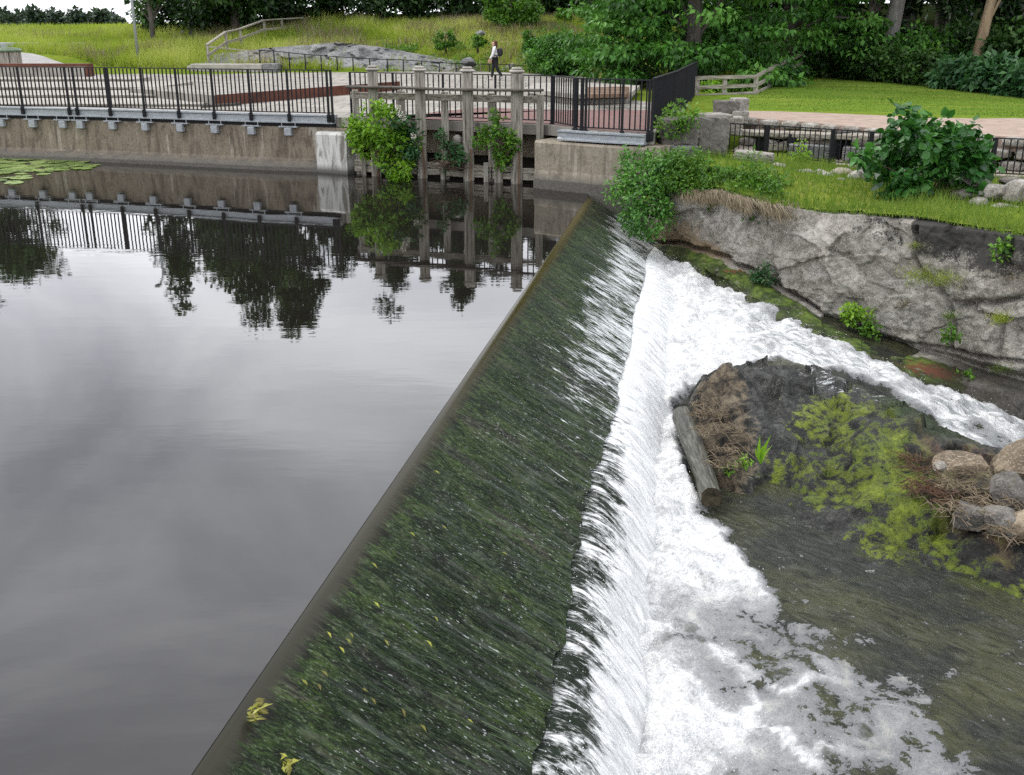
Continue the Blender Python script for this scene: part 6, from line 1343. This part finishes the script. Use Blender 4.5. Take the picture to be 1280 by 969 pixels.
bv = [J['pel'], J['wai'], J['che'], J['nk'], J['hd'], J['ht'], hipL, knL, anL, toL, hipR, knR, anR, toR, shL, elL, wrL, shR, elR, wrR]
be = [(0, 1), (1, 2), (2, 3), (3, 4), (4, 5), (0, 6), (6, 7), (7, 8), (8, 9), (0, 10), (10, 11), (11, 12), (12, 13), (2, 14), (14, 15), (15, 16), (2, 17), (17, 18), (18, 19)]
br = [(.11, .14), (.10, .12), (.11, .14), .05, (.085, .072), (.075, .065), .075, .05, .035, .025, .075, .05, .035, .025, .05, .036, .026, .05, .036, .026]
for w_, s, ix in ((wrL, 1, 16), (wrR, -1, 19)):
    hv = hand(w_, s); n0 = len(bv); bv += hv; br += [.03]+[.010, .009, .007]*4+[.011, .009]; be += [(ix, n0)]
    for k in range(4): be += [(n0, n0+1+3*k), (n0+1+3*k, n0+2+3*k), (n0+2+3*k, n0+3+3*k)]
    be += [(n0, n0+13), (n0+13, n0+14)]
body = skin('body', bv, be, br, M['skin'], pe)
skin('jacket', [(0, 0, .84), (-.005, 0, 1.0), (-.02, 0, 1.2), (-.03, 0, 1.34), shL, elL, (-.11, .20, .86), shR, elR, (-.21, -.20, .86)], [(0, 1), (1, 2), (2, 3), (2, 4), (4, 5), (5, 6), (2, 7), (7, 8), (8, 9)], [(.15, .18), (.135, .16), (.135, .17), .075, .075, .06, .05, .075, .06, .05], M['white_cloth'], pe)
skin('trousers', [(0, 0, .86), hipL, knL, (-.15, .09, .10), hipR, knR, (.295, -.09, .15)], [(0, 1), (1, 2), (2, 3), (0, 4), (4, 5), (5, 6)], [(.13, .15), .10, .075, .06, .10, .075, .06], M['black_cloth'], pe)
for a_, t_ in ((anL, toL), (anR, toR)): skin('shoe', [(a_[0]+.05, a_[1], a_[2]-.03), (a_[0]-.03, a_[1], a_[2]-.02), t_], [(0, 1), (1, 2)], [.045, .05, .035], M['shoe'], pe)
skin('hair', [(-.045, 0, 1.56), (.015, 0, 1.53), (.04, 0, 1.46), (.05, 0, 1.38), (.055, 0, 1.28)], [(0, 1), (1, 2), (2, 3), (3, 4)], [(.085, .08), (.085, .085), (.07, .085), (.045, .06), (.025, .03)], M['hair'], pe)
bpk = skin('backpack', [(.17, 0, 1.30), (.20, 0, 1.12), (.19, 0, .93)], [(0, 1), (1, 2)], [(.10, .14), (.13, .16), (.12, .15)], M['pack'], pe)
for s in (1, -1):
    m = MB(); m.tube([np.array(pp)+np.array(q) for q in [(.12, .11*s, 1.36), (-.02, .12*s, 1.40), (-.15, .11*s, 1.24), (-.06, .14*s, 1.02), (.12, .12*s, .97)]], .02, 6); m.build('strap', M['pack'], pe, smooth=True)
m = MB(); m.tube([np.array(pp)+np.array((-.13, 0, 1.485)), np.array(pp)+np.array((-.168, 0, 1.465))], [.012, .014], 6); m.build('nose', M['skin'], body, smooth=True)
for s in (1, -1):
    m = MB(); m.tube([np.array(pp)+np.array((-.128, .030*s, 1.502)), np.array(pp)+np.array((-.140, .030*s, 1.502))], .009, 6); m.build('eye', M['black_cloth'], body)
    m = MB(); m.tube([np.array(pp)+np.array((-.05, .072*s, 1.47)), np.array(pp)+np.array((-.045, .085*s, 1.50))], [.012, .015], 6); m.build('ear', M['skin'], body)
m = MB(); m.tube([np.array(pp)+np.array((-.135, -.02, 1.438)), np.array(pp)+np.array((-.142, 0, 1.437)), np.array(pp)+np.array((-.135, .02, 1.438))], .006, 6); m.build('mouth', M['rust_wood'], body)
